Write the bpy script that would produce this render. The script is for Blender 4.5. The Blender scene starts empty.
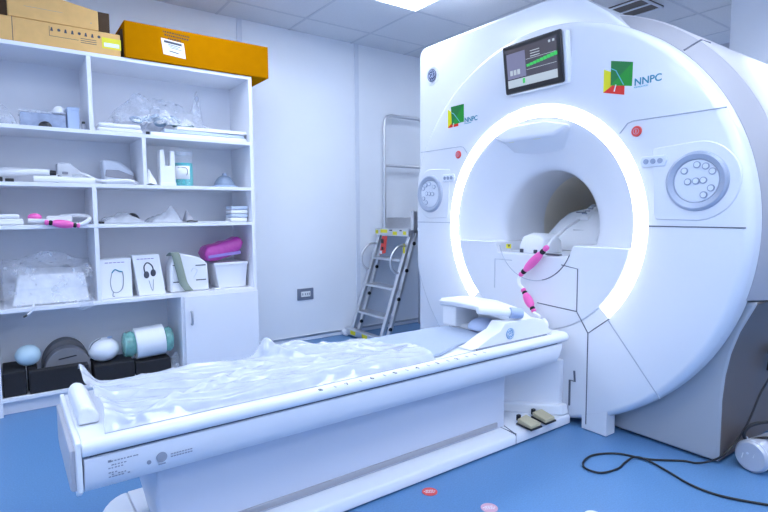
import bpy, bmesh, math, random
from mathutils import Vector, Matrix, noise
random.seed(7)
S = bpy.context.scene
COL = S.collection
PI = math.pi

# ------------------------------------------------------------------ materials
def mat(name, col, rough=.5, metal=0., emit=None, estr=0., spec=.5, noise_amt=0., noise_scale=40., bump=0., bump_scale=80., alpha=1., trans=0., coat=0.):
    m = bpy.data.materials.new(name); m.use_nodes = True
    nt = m.node_tree; b = nt.nodes['Principled BSDF']
    b.inputs['Base Color'].default_value = (*col, 1)
    b.inputs['Roughness'].default_value = rough
    b.inputs['Metallic'].default_value = metal
    b.inputs['Specular IOR Level'].default_value = spec
    b.inputs['Alpha'].default_value = alpha
    b.inputs['Transmission Weight'].default_value = trans
    b.inputs['Coat Weight'].default_value = coat
    if emit:
        b.inputs['Emission Color'].default_value = (*emit, 1); b.inputs['Emission Strength'].default_value = estr
    tc = nt.nodes.new('ShaderNodeTexCoord')
    if noise_amt > 0:
        n = nt.nodes.new('ShaderNodeTexNoise'); n.inputs['Scale'].default_value = noise_scale; n.inputs['Detail'].default_value = 4
        nt.links.new(tc.outputs['Object'], n.inputs['Vector'])
        r = nt.nodes.new('ShaderNodeValToRGB')
        r.color_ramp.elements[0].position = .3; r.color_ramp.elements[1].position = .7
        r.color_ramp.elements[0].color = (*[max(0, c*(1-noise_amt)) for c in col], 1)
        r.color_ramp.elements[1].color = (*[min(1, c*(1+noise_amt)) for c in col], 1)
        nt.links.new(n.outputs['Fac'], r.inputs['Fac']); nt.links.new(r.outputs['Color'], b.inputs['Base Color'])
    if bump > 0:
        n2 = nt.nodes.new('ShaderNodeTexNoise'); n2.inputs['Scale'].default_value = bump_scale; n2.inputs['Detail'].default_value = 5
        nt.links.new(tc.outputs['Object'], n2.inputs['Vector'])
        bp = nt.nodes.new('ShaderNodeBump'); bp.inputs['Strength'].default_value = bump; bp.inputs['Distance'].default_value = .01
        nt.links.new(n2.outputs['Fac'], bp.inputs['Height']); nt.links.new(bp.outputs['Normal'], b.inputs['Normal'])
    return m

def film(name, col, opac, rough=.12, var=.16):
    m = bpy.data.materials.new(name); m.use_nodes = True
    nt = m.node_tree; b = nt.nodes['Principled BSDF']
    b.inputs['Base Color'].default_value = (*col, 1); b.inputs['Roughness'].default_value = rough
    b.inputs['Specular IOR Level'].default_value = .8
    t = nt.nodes.new('ShaderNodeBsdfTransparent'); mx = nt.nodes.new('ShaderNodeMixShader')
    n = nt.nodes.new('ShaderNodeTexNoise'); n.inputs['Scale'].default_value = 18; n.inputs['Detail'].default_value = 6
    tc = nt.nodes.new('ShaderNodeTexCoord'); nt.links.new(tc.outputs['Object'], n.inputs['Vector'])
    mr = nt.nodes.new('ShaderNodeMapRange'); mr.inputs[1].default_value = .35; mr.inputs[2].default_value = .7
    mr.inputs[3].default_value = max(0, opac-var); mr.inputs[4].default_value = min(1, opac+var)
    nt.links.new(n.outputs['Fac'], mr.inputs[0]); nt.links.new(mr.outputs[0], mx.inputs[0])
    nt.links.new(t.outputs[0], mx.inputs[1]); nt.links.new(b.outputs[0], mx.inputs[2])
    nt.links.new(mx.outputs[0], nt.nodes['Material Output'].inputs['Surface'])
    return m

M = {}
M['wall'] = mat('wall_paint', (.85, .88, .93), .45, noise_amt=.01, noise_scale=3)
M['grey_wall'] = mat('rear_wall_paint', (.66, .67, .72), .6, noise_amt=.02, noise_scale=3)
M['joint'] = mat('panel_joint', (.72, .76, .84), .5)
M['alu'] = mat('aluminium', (.72, .73, .76), .35, .85, noise_amt=.03, noise_scale=60)
M['steel'] = mat('brushed_steel', (.55, .56, .6), .3, .9)
M['floor'] = mat('blue_vinyl', (.108, .243, .46), .38, noise_amt=.10, noise_scale=160, spec=.4)
M['tile'] = mat('ceiling_tile', (.72, .74, .78), .8, noise_amt=.03, noise_scale=90, bump=.15, bump_scale=200)
M['grid'] = mat('ceiling_grid', (.60, .63, .69), .6)
M['vent'] = mat('vent_brown', (.10, .085, .08), .6)
M['led'] = mat('led_panel', (1, 1, 1), .5, emit=(.79, .885, 1.03), estr=8.0)
M['gloss'] = mat('scanner_white', (.785, .80, .845), .25, coat=.2, noise_amt=.006, noise_scale=4)
M['gloss2'] = mat('scanner_grey_white', (.70, .73, .79), .35)
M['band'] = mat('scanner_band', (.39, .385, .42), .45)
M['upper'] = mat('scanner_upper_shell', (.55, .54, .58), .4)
M['base'] = mat('scanner_base_grey', (.38, .40, .44), .4, noise_amt=.01, noise_scale=5)
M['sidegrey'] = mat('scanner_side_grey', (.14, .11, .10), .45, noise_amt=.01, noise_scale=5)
M['liner'] = mat('bore_liner', (.78, .72, .62), .5, noise_amt=.02, noise_scale=5)
M['seam'] = mat('seam_dark', (.12, .13, .17), .7)
M['seamlight'] = mat('seam_grey', (.42, .45, .52), .6)
M['ring'] = mat('light_ring', (1, 1, 1), .4, emit=(.96, .98, 1.0), estr=5.0)
M['dial'] = mat('dial_silver', (.42, .47, .58), .35, .3)
M['dialin'] = mat('dial_face', (.72, .76, .84), .35)
M['button'] = mat('button_grey', (.32, .37, .48), .4)
M['red'] = mat('stop_red', (.75, .07, .06), .4)
M['black'] = mat('black_plastic', (.012, .012, .015), .4)
M['foam'] = mat('black_foam', (.014, .014, .018), .85, bump=.2, bump_scale=150)
M['screen'] = mat('screen_glass', (.02, .02, .025), .15, emit=(.035, .035, .05), estr=1.0)
M['scr_a'] = mat('screen_panel', (.1, .1, .15), .3, emit=(.09, .09, .14), estr=.8)
M['scr_b'] = mat('screen_bar', (.3, .32, .32), .3, emit=(.20, .225, .235), estr=.8)
M['scr_g'] = mat('screen_green', (.02, .2, .05), .3, emit=(.015, .25, .04), estr=1.0)
M['g1'] = mat('logo_green_dark', (.0, .19, .035), .4); M['g2'] = mat('logo_green', (.0, .30, .02), .4)
M['y1'] = mat('logo_yellow', (.80, .74, .0), .4); M['r1'] = mat('logo_red', (.80, .02, .01), .4)
M['teal'] = mat('logo_teal', (.03, .25, .36), .4); M['cy'] = mat('logo_cyan', (.10, .45, .55), .4)
M['emb'] = mat('emblem_navy', (.035, .055, .13), .4); M['embl'] = mat('emblem_silver', (.55, .6, .75), .4)
M['embb'] = mat('emblem_blue', (.10, .30, .55), .4)
M['yellow'] = mat('warning_yellow', (.80, .72, .02), .5)
M['table'] = mat('table_white', (.80, .82, .87), .3, coat=.15)
M['tablegrey'] = mat('table_panel', (.74, .76, .82), .35, noise_amt=.005, noise_scale=3)
M['pedgrey'] = mat('pedestal_grey', (.60, .63, .72), .4, noise_amt=.005, noise_scale=3)
M['endgrey'] = mat('table_end_grey', (.50, .50, .55), .4)
M['slot'] = mat('table_slot_grey', (.36, .36, .40), .5)
M['pad'] = mat('pad_blue_grey', (.38, .45, .58), .6, noise_amt=.02, noise_scale=60)
M['dome'] = mat('soft_blue_grey', (.42, .50, .70), .5)
M['ink'] = mat('print_ink', (.06, .065, .09), .6)
M['inkg'] = mat('print_grey', (.30, .32, .38), .6)
M['white'] = mat('white_plastic', (.82, .83, .86), .35)
M['cloth'] = mat('white_cloth', (.80, .81, .85), .8, bump=.3, bump_scale=60)
M['shelf'] = mat('shelf_laminate', (.81, .82, .87), .4, noise_amt=.006, noise_scale=5)
M['kraft'] = mat('kraft_card', (.76, .45, .155), .75, noise_amt=.04, noise_scale=25)
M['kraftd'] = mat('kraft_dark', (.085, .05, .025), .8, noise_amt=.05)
M['orange'] = mat('orange_card', (.43, .165, .001), .9, spec=.0, noise_amt=.03, noise_scale=20)
M['paper'] = mat('paper_white', (.82, .83, .85), .7)
M['pink'] = mat('pink_balun', (.86, .13, .45), .4)
M['magenta'] = mat('magenta_wrap', (.50, .06, .36), .35, bump=.4, bump_scale=30)
M['cable_w'] = mat('white_cable', (.82, .83, .86), .35)
M['cable_b'] = mat('black_cable', (.008, .008, .01), .45)
M['tealgel'] = mat('teal_gel', (.01, .42, .44), .3, noise_amt=.35, noise_scale=90)
M['clear'] = film('clear_plastic', (.75, .80, .90), .28, .08)
M['glass'] = film('jar_glass', (.80, .85, .92), .16, .05, .04)
M['tube_blue'] = mat('tube_blue_grey', (.25, .36, .50), .4)
M['poly'] = film('poly_sheet', (.80, .83, .90), .55, .07, .05)
M['bag'] = film('poly_bag', (.66, .70, .80), .27, .12)
M['grn'] = film('green_glass', (.25, .62, .55), .6, .08)
M['paleblue'] = mat('pale_blue_plastic', (.42, .52, .72), .5)
M['ballblue'] = mat('ball_blue', (.50, .66, .74), .35)
M['greyfoam'] = mat('grey_foam', (.14, .14, .155), .7, bump=.1)
M['greyfoam2'] = mat('grey_foam_front', (.19, .19, .21), .6)
M['strap'] = mat('green_strap', (.26, .31, .26), .8, bump=.3)
M['dusk'] = mat('grey_blue_plastic', (.28, .35, .47), .45)
M['beige'] = mat('beige_pedal', (.56, .50, .33), .6)
M['purple'] = mat('print_purple', (.25, .18, .5), .6)
M['sock'] = mat('socket_steel', (.22, .25, .33), .4, .4)
M['pinksticker'] = mat('faded_pink', (.62, .36, .45), .6)
M['silver'] = mat('silver_shell', (.55, .57, .64), .35, .3)
M['wrapblue'] = mat('wrap_blue', (.52, .60, .74), .5, bump=.3)
M['greybox'] = mat('grey_plastic', (.38, .38, .43), .5)
M['scale_dark'] = mat('groove_and_shade_grey', (.25, .27, .33), .6)

# ------------------------------------------------------------------ geometry helpers
def nb(): return bmesh.new()
def box(b, x0, x1, y0, y1, z0, z1):
    v = [b.verts.new((x, y, z)) for x in (x0, x1) for y in (y0, y1) for z in (z0, z1)]
    for f in ((0,1,3,2),(4,6,7,5),(0,4,5,1),(2,3,7,6),(0,2,6,4),(1,5,7,3)): b.faces.new([v[i] for i in f])
    return v
def hexa(b, bot, top):
    v = [b.verts.new(p) for p in bot] + [b.verts.new(p) for p in top]; n = len(bot)
    b.faces.new(v[:n][::-1]); b.faces.new(v[n:])
    for i in range(n): j = (i+1) % n; b.faces.new((v[i], v[j], v[n+j], v[n+i]))
    return v
def prism(b, pts, ax, a0, a1):
    def mk(p, a):
        return {0: (a, p[0], p[1]), 1: (p[0], a, p[1]), 2: (p[0], p[1], a)}[ax]
    return hexa(b, [mk(p, a0) for p in pts], [mk(p, a1) for p in pts])
def frame_of(d):
    d = d.normalized(); up = Vector((0,0,1)) if abs(d.z) < .9 else Vector((1,0,0))
    u = d.cross(up).normalized(); return u, d.cross(u).normalized()
def spline(pts, k=6, closed=False):
    P = [Vector(p) for p in pts]; out = []; n = len(P)
    rng = n if closed else n-1
    for i in range(rng):
        g = (lambda j: P[j % n]) if closed else (lambda j: P[min(max(j,0),n-1)])
        p0,p1,p2,p3 = g(i-1),g(i),g(i+1),g(i+2)
        for s in range(k):
            t = s/k
            out.append(.5*((2*p1)+(p2-p0)*t+(2*p0-5*p1+4*p2-p3)*t*t+(3*p1-p0-3*p2+p3)*t**3))
    if not closed: out.append(P[-1].copy())
    return out
def tube(b, pts, r, n=8, closed=False):
    P = [Vector(p) for p in pts]; m = len(P); rings = []
    u = None
    for i, p in enumerate(P):
        if closed: d = P[(i+1) % m]-P[i-1]
        else: d = P[min(i+1,m-1)]-P[max(i-1,0)]
        d.normalize()
        if u is None: u, w = frame_of(d)
        else:
            u = (u - d*u.dot(d))
            if u.length < 1e-6: u, w = frame_of(d)
            u.normalize()
        w = d.cross(u)
        rr = r[i] if isinstance(r, (list, tuple)) else r
        rings.append([b.verts.new(p + (u*math.cos(2*PI*k/n)+w*math.sin(2*PI*k/n))*rr) for k in range(n)])
    for i in range(m if closed else m-1):
        a, c = rings[i], rings[(i+1) % m]
        for k in range(n): b.faces.new((a[k], a[(k+1)%n], c[(k+1)%n], c[k]))
    if not closed: b.faces.new(rings[0][::-1]); b.faces.new(rings[-1])
def lathe(b, prof, org, axis, n=48, closed=False, caps=True):
    axis = Vector(axis).normalized(); u, w = frame_of(axis); org = Vector(org); R = []
    for s, r in prof:
        R.append([b.verts.new(org+axis*s+(u*math.cos(2*PI*k/n)+w*math.sin(2*PI*k/n))*max(r,1e-5)) for k in range(n)])
    m = len(prof)
    for i in range(m if closed else m-1):
        a, c = R[i], R[(i+1)%m]
        for k in range(n): b.faces.new((a[k], a[(k+1)%n], c[(k+1)%n], c[k]))
    if caps and not closed: b.faces.new(R[0][::-1]); b.faces.new(R[-1])
def cyl(b, p0, p1, r0, r1=None, n=24):
    d = Vector(p1)-Vector(p0); lathe(b, [(0, r0), (d.length, r0 if r1 is None else r1)], p0, d, n)
def ell(b, c, rx, ry, rz, n=24, m=14, zmin=-1.):
    R = []
    a0 = math.asin(zmin)
    for i in range(m+1):
        t = a0+(PI/2-a0)*i/m; cr = max(math.cos(t), 1e-4)
        R.append([b.verts.new((c[0]+rx*cr*math.cos(2*PI*k/n), c[1]+ry*cr*math.sin(2*PI*k/n), c[2]+rz*math.sin(t))) for k in range(n)])
    for i in range(m):
        for k in range(n): b.faces.new((R[i][k], R[i][(k+1)%n], R[i+1][(k+1)%n], R[i+1][k]))
    b.faces.new(R[0][::-1]); b.faces.new(R[-1])
def quad(b, pts, th, d=(-1,0,0)):
    d = Vector(d)*th
    hexa(b, [Vector(p) for p in pts], [Vector(p)+d for p in pts])
def loft(b, secs):
    R = [[b.verts.new(p) for p in s] for s in secs]; n = len(R[0])
    for i in range(len(R)-1):
        for k in range(n): j = (k+1) % n; b.faces.new((R[i][k], R[i][j], R[i+1][j], R[i+1][k]))
    b.faces.new(R[0][::-1]); b.faces.new(R[-1])
def sheet(b, f, nu, nv):
    g = [[b.verts.new(f(i/nu, j/nv)) for j in range(nv+1)] for i in range(nu+1)]
    for i in range(nu):
        for j in range(nv): b.faces.new((g[i][j], g[i+1][j], g[i+1][j+1], g[i][j+1]))

WL = {}
def obj(name, b, m, parent=None, bevel=0., seg=3, smooth=True, ang=38, subd=0, solid=0.):
    if parent is not None:
        o0 = WL[parent.name]; bmesh.ops.translate(b, verts=b.verts, vec=-o0)
    bmesh.ops.recalc_face_normals(b, faces=b.faces)
    me = bpy.data.meshes.new(name); b.to_mesh(me); b.free()
    if smooth:
        for p in me.polygons: p.use_smooth = True
        me.set_sharp_from_angle(angle=math.radians(ang))
    me.materials.append(M[m] if isinstance(m, str) else m)
    o = bpy.data.objects.new(name, me); COL.objects.link(o)
    if solid: s = o.modifiers.new('s', 'SOLIDIFY'); s.thickness = solid; s.offset = 0
    if bevel:
        bv = o.modifiers.new('b', 'BEVEL'); bv.width = bevel; bv.segments = seg; bv.limit_method = 'ANGLE'; bv.angle_limit = math.radians(40)
        bv.harden_normals = False
    if subd: sd = o.modifiers.new('u', 'SUBSURF'); sd.levels = subd; sd.render_levels = subd
    if parent is not None: o.parent = parent; WL[o.name] = WL[parent.name].copy()
    else: WL[o.name] = Vector((0,0,0))
    return o
def thing(name, label, cat, loc, group=None):
    o = bpy.data.objects.new(name, None); COL.objects.link(o); o.location = loc; o.empty_display_size = .05
    WL[o.name] = Vector(loc); o['label'] = label; o['category'] = cat
    if group: o['group'] = group
    return o
def tag(o, label, cat, group=None, kind=None):
    o['label'] = label; o['category'] = cat
    if group: o['group'] = group
    if kind: o['kind'] = kind
    # move the origin to the base centre of the mesh
    me = o.data; vs = [v.co for v in me.vertices]
    lo = Vector((min(v.x for v in vs), min(v.y for v in vs), min(v.z for v in vs))); hi = Vector((max(v.x for v in vs), max(v.y for v in vs), max(v.z for v in vs)))
    c = Vector(((lo.x+hi.x)/2, (lo.y+hi.y)/2, lo.z))
    me.transform(Matrix.Translation(-c)); o.location = c; WL[o.name] = c
    return o
def struct(name, b, m, **k):
    o = obj(name, b, m, None, **k); o['kind'] = 'structure'; return o
def bx(*a):
    b = nb(); box(b, *a); return b
def txt(b, s, size, org, u, v, depth=.0008, align='LEFT', shear=0., bold=0.):
    cu = bpy.data.curves.new('t', 'FONT'); cu.body = s; cu.size = size; cu.extrude = depth; cu.align_x = align; cu.shear = shear; cu.offset = bold
    o = bpy.data.objects.new('t', cu); COL.objects.link(o)
    dg = bpy.context.evaluated_depsgraph_get(); dg.update()
    me = bpy.data.meshes.new_from_object(o.evaluated_get(dg))
    u = Vector(u).normalized(); v = Vector(v).normalized(); w = u.cross(v); org = Vector(org)
    for vt in me.vertices:
        c = vt.co.copy(); vt.co = org+u*c.x+v*c.y+w*c.z
    b.from_mesh(me); bpy.data.objects.remove(o); bpy.data.meshes.remove(me); bpy.data.curves.remove(cu)

YW, YS, ZC = 4.066, 3.484, 2.61       # side wall, shelf front, ceiling
yc, zc = 1.868, 1.035                 # bore axis

# ------------------------------------------------------------------ room shell
XB, XF, YR = 3.0, -4.4, -2.4
struct('floor', bx(XF, XB, YR, YW, -.05, 0), 'floor', smooth=False)
struct('wall_left', bx(XF, XB, YW, YW+.1, 0, ZC), 'wall', smooth=False)
struct('wall_back', bx(XB, XB+.1, YR, YW, 0, ZC), 'grey_wall', smooth=False)
struct('wall_right', bx(XF, XB, YR-.1, YR, 0, ZC), 'wall', smooth=False)
struct('wall_front', bx(XF-.1, XF, YR, YW, 0, ZC), 'wall', smooth=False)
# ceiling with openings left out: the light panels sit just under it
struct('ceiling', bx(XF, XB, YR, YW, ZC, ZC+.05), 'tile', smooth=False)
b = nb()
x = .235-.6*7
while x < XB: box(b, x-.009, x+.009, YR, YW, ZC-.003, ZC+.001); x += .6
y = 3.755
while y > YR: box(b, XF, XB, y-.009, y+.009, ZC-.0028, ZC+.001); y -= .6
struct('trim_1', b, 'grid', smooth=False)
for i, xx in enumerate((-2.0, -.79, .29, 1.5)):
    b = nb(); box(b, xx-.016, xx+.016, YW-.006, YW, .03, ZC); box(b, xx-.02, xx-.015, YW-.008, YW, .03, ZC); box(b, xx+.015, xx+.02, YW-.008, YW, .03, ZC)
    struct('trim_%d' % (i+2), b, 'joint', smooth=False)
b = nb(); box(b, XF, XB, YW-.012, YW, 0, .045)
struct('baseboard_left', b, 'wall', bevel=.004)
b = nb(); box(b, XF, XB, YW-.016, YW-.011, .03, .048)
struct('trim_6', b, 'steel', bevel=.002)
struct('trim_7', bx(1.9, 2.3, 1.40, 1.68, 0, 2.6095), 'wall', bevel=.01)       # boxed column behind the scanner

# ceiling lights
def light_panel(x, y, label):
    t = thing('ceiling_light', label, 'light', (x+.3, y+.3, ZC-.012), 'square ceiling lights')
    b = nb()
    for a in ((x+.004, x+.596, y+.004, y+.02), (x+.004, x+.596, y+.58, y+.596), (x+.004, x+.02, y+.02, y+.58), (x+.58, x+.596, y+.02, y+.58)):
        box(b, *a, ZC-.012, ZC-.0002)
    obj('frame', b, 'white', t, smooth=False)
    obj('diffuser', bx(x+.02, x+.58, y+.02, y+.58, ZC-.008, ZC-.001), 'led', t, smooth=False)
light_panel(-.365, 2.555, 'square lit ceiling panel above the gap between shelf and scanner')
n = 0
for x, y in ((-1.565, 2.555), (-2.765, 1.355), (-3.965, 2.555), (-3.965, .155), (-2.765, -1.045), (-1.565, .155), (-.365, .155), (-1.565, -1.645), (-.365, -1.645), (.835, -1.045), (2.035, .155), (2.035, .755), (2.035, 3.155)):  # unseen panels added to spread light to the dim sides and the rear
    light_panel(x, y, 'unseen square ceiling panel added to brighten the room')
# ceiling vent near the rear
t = thing('ceiling_vent', 'dark brown ceiling grille above the back of the scanner', 'vent', (1.535, 2.3, ZC-.02))
b = nb(); box(b, 1.36, 1.66, 2.03, 2.55, ZC-.010, ZC-.0005); obj('panel', b, 'vent', t, smooth=False)
b = nb()
for k in range(3): box(b, 1.36+k*.14, 1.38+k*.14, 2.03, 2.55, ZC-.016, ZC-.0095)
for k in range(3): box(b, 1.36, 1.66, 2.03+k*.25, 2.05+k*.25, ZC-.016, ZC-.0095)
obj('grille_bars', b, 'joint', t, smooth=False)

# ------------------------------------------------------------------ scanner
G = thing('mri_scanner', 'large white scanner with a glowing ring round its bore', 'scanner', (0.8, yc, 0))
def pol(r, a):
    return (yc - r*math.cos(a), zc + r*math.sin(a))     # a = 0 points to the camera's right
# front cover disc
b = nb()
prof = [(.10, .576), (.006, .576), (0, .582), (0, 1.014), (.002, 1.022), (.008, 1.032), (.018, 1.040), (.032, 1.046), (.05, 1.049), (.12, 1.050), (.12, .60)]
lathe(b, prof, (0, yc, zc), (1, 0, 0), 144, closed=True)
bmesh.ops.bisect_plane(b, geom=b.verts[:]+b.edges[:]+b.faces[:], plane_co=(0, 0, .014), plane_no=(0, 0, -1), clear_outer=True)
bmesh.ops.bisect_plane(b, geom=b.verts[:]+b.edges[:]+b.faces[:], plane_co=(0, 2.845, 0), plane_no=(0, 1, 0), clear_outer=True)
cover = obj('front_cover', b, 'gloss', G, ang=50)
for sg in (1, -1):
    arcp = [(yc-sg*d, zc-math.sqrt(1.022**2-d*d)+.002) for d in [.338+(.473-.338)*k/8 for k in range(9)]]
    b = nb(); prism(b, [(yc-sg*.338, .004)]+arcp+[(yc-sg*.473, .004)], 0, 0, .075); obj('foot', b, 'gloss', G, ang=20)
b = nb()
for y0, y1 in ((1.405, 1.52), (2.216, 2.331)): box(b, .012, .07, y0, y1, .0, .005)
obj('foot_pad', b, 'black', G, smooth=False)
# shoulder plate
b = nb()
arc = [(yc+.93*math.cos(a), zc+.93*math.sin(a)) for a in [math.radians(118+(282-118)*k/40-0) for k in range(0)]]
pts = [(2.915, .015), (2.915, 2.19), (2.905, 2.215), (2.88, 2.236), (2.85, 2.242), (1.86, 2.242), (1.75, 2.225), (1.62, 2.17), (1.50, 2.075), (1.385, 1.965)]
a0, a1 = 2.05, 2.05  # inner edge follows the disc
inner = []
for k in range(41):
    a = math.radians(115 - (115+62)*k/40)
    inner.append((yc+1.0*math.cos(a), zc+1.0*math.sin(a)))
pts += inner + [(yc+1.0*math.cos(math.radians(-62)), .015)]
prism(b, pts, 0, .068, .42)
obj('shoulder_cover', b, 'gloss', G, bevel=.018, seg=4)
obj('side_strip', bx(.13, .40, 2.916, 2.94, .02, 2.20), 'gloss2', G, bevel=.01)
# upper body
b = nb()
lathe(b, [(.20, 1.0), (.208, 1.110), (.225, 1.117), (1.62, 1.117), (1.68, 1.09), (1.70, 1.05), (1.70, .34), (.60, .34), (.60, 1.0)], (0, yc, zc), (1, 0, 0), 128, closed=True)
bmesh.ops.bisect_plane(b, geom=b.verts[:]+b.edges[:]+b.faces[:], plane_co=(0, 0, .742), plane_no=(0, 0, -1), clear_outer=True)
bmesh.ops.bisect_plane(b, geom=b.verts[:]+b.edges[:]+b.faces[:], plane_co=(0, 2.905, 0), plane_no=(0, 1, 0), clear_outer=True)
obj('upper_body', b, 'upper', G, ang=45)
b = nb()
lathe(b, [(.10, .98), (.10, 1.052), (.15, 1.082), (.206, 1.109), (.206, .98)], (0, yc, zc), (1, 0, 0), 128, closed=True)
bmesh.ops.bisect_plane(b, geom=b.verts[:]+b.edges[:]+b.faces[:], plane_co=(0, 0, .742), plane_no=(0, 0, -1), clear_outer=True)
bmesh.ops.bisect_plane(b, geom=b.verts[:]+b.edges[:]+b.faces[:], plane_co=(0, 2.905, 0), plane_no=(0, 1, 0), clear_outer=True)
obj('body_band', b, 'band', G, ang=45)
# cover edges on the upper body
def bodyarc(x, r, a0, a1, n=40):
    return [(x, *pol(r, math.radians(a0+(a1-a0)*k/n))) for k in range(n+1)]
b = nb()
tube(b, [(.108, *pol(1.058, math.radians(47.2))), (.16, *pol(1.088, math.radians(47.8))), (.212, *pol(1.114, math.radians(48.4))), (.30, *pol(1.1175, math.radians(48.4)))], .004, 6)
obj('cover_seam', b, 'seam', G)
# lower body
b = nb()
half = [(.94, .012), (.94, .29), (.932, .40), (.915, .50), (.885, .60), (.845, .69), (.825, .735)]
pts = half + [(2*yc-p[0], p[1]) for p in half[::-1]]
prism(b, pts, 0, .128, 1.66)
lb = obj('lower_body', b, 'base', G, bevel=.012)
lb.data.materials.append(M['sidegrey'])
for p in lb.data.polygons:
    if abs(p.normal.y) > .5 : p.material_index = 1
b = nb(); box(b, .16, 1.6, .97, 2*yc-.97, 0, .02); obj('plinth', b, 'black', G, smooth=False)
# funnel and bore
b = nb()
A, Bq, r0 = .24, .276, .302
fun = [(v.x, v.y) for v in spline([(.0, .578, 0), (.012, .562, 0), (.045, .495, 0), (.085, .41, 0), (.115, .348, 0), (.138, .318, 0), (.165, .305, 0), (.20, .302, 0)], 4)] + [(.30, r0), (.50, r0)]
lathe(b, fun, (0.004, yc, zc), (1, 0, 0), 96, caps=False)
obj('bore_funnel', b, 'gloss', G, ang=60)
b = nb(); lathe(b, [(.503, r0+.012), (.504, r0), (1.70, r0)], (0, yc, zc), (1, 0, 0), 96, caps=False)
obj('bore_tube', b, 'liner', G, ang=60)
b = nb(); box(b, .62, .95, yc-.06, yc+.0, zc+r0-.016, zc+r0-.004); obj('bore_light_strip', b, 'yellow', G, bevel=.003)
# bed bridge inside the bore
b = nb(); prism(b, [(yc-.225, .865), (yc-.235, .872), (yc-.235, .878), (yc+.235, .878), (yc+.235, .872), (yc+.225, .865)], 0, .012, 1.69)
obj('bed_bridge', b, 'gloss', G, smooth=False)
# lower insert panel under the bore, notched for the bridge
b = nb()
zt = .935
aA = math.asin((zt-zc)/.574)
pts = [(yc-.574*math.cos(aA), zt), (yc-.262, zt), (yc-.247, .905), (yc-.240, .874), (yc+.240, .874), (yc+.247, .905), (yc+.262, zt), (yc+.574*math.cos(aA), zt)]
for k in range(1, 33):
    a = math.radians(180) - aA + (PI+2*aA)*k/33
    pts.append((yc-.574*math.cos(a), zc+.574*math.sin(a)))
prism(b, pts, 0, .0, .26)
obj('bore_insert_panel', b, 'gloss', G, bevel=.006)
# glowing ring
b = nb()
N = 120; aa = [math.radians(-43+(226+43)*k/N) for k in range(N+1)]
sec = [(.006, .579), (-.0012, .579), (-.002, .582), (-.002, .640), (-.0012, .643), (.006, .643)]
R = [[b.verts.new((s[0], *pol(s[1], a))) for s in sec] for a in aa]
for i in range(N):
    for k in range(len(sec)):
        j = (k+1) % len(sec); b.faces.new((R[i][k], R[i+1][k], R[i+1][j], R[i][j]))
b.faces.new(R[0]); b.faces.new(R[-1][::-1])
obj('light_ring', b, 'ring', G)
# camera visor at the top of the funnel
b = nb()
hexa(b, [(-.004, 1.645, 1.555), (-.016, 1.73, 1.512), (-.016, 2.06, 1.512), (-.004, 2.155, 1.545), (-.003, 2.02, 1.594), (-.003, 1.80, 1.594)],
        [(.11, 1.66, 1.50), (.11, 1.73, 1.42), (.11, 2.05, 1.42), (.11, 2.14, 1.49), (.11, 2.0, 1.53), (.11, 1.80, 1.53)])
obj('funnel_visor', b, 'gloss', G, bevel=.012)
for y0, y1, z0 in ((1.82, 1.87, 1.505), (2.00, 2.04, 1.505)):
    b = nb(); box(b, .0, .012, y0, y1, z0-.006, z0+.004); obj('visor_lamp', b, 'yellow', G, bevel=.002)
# seams on the front
def seam(pts, mm='seam', r=.0028, x=-.0006):
    b = nb(); tube(b, [(x, p[0], p[1]) for p in pts], r, 6); return obj('panel_seam', b, mm, G)
def circ(y, z, r, a0, a1, n=24): return [(y-r*math.cos(math.radians(a0+(a1-a0)*k/n)), z+r*math.sin(math.radians(a0+(a1-a0)*k/n))) for k in range(n+1)]
seam([(.838, 1.042), (1.222, 1.042)], 'seam'); seam([(2.515, 1.042), (2.86, 1.042)], 'seamlight')
for s in (1, -1):
    f = lambda y: yc+(y-yc)*s
    seam([(f(.925), 1.519), (f(1.31), 1.519), (f(1.335), 1.512), (f(1.372), 1.470)], 'seamlight')
    seam([(f(1.403), .585), (f(1.141), .268)], 'seamlight')
seam([(1.395, .592), (1.508, .500), (1.506, .03)])
seam([(1.508, .500), (1.575, .60), (1.575, .818), (1.672, .832)])
seam([(1.575, .60), (1.82, .612)])
seam([(2.0, .833), (2.13, .833), (2.13, .66)], 'seamlight')
seam(circ(1.855, .98, .248, -22, -75)); seam(circ(1.855, .98, .248, -75, -165), 'seamlight')
seam([(1.58, .29), (1.575, .235), (1.605, .235), (1.605, .10)], r=.006)
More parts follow.
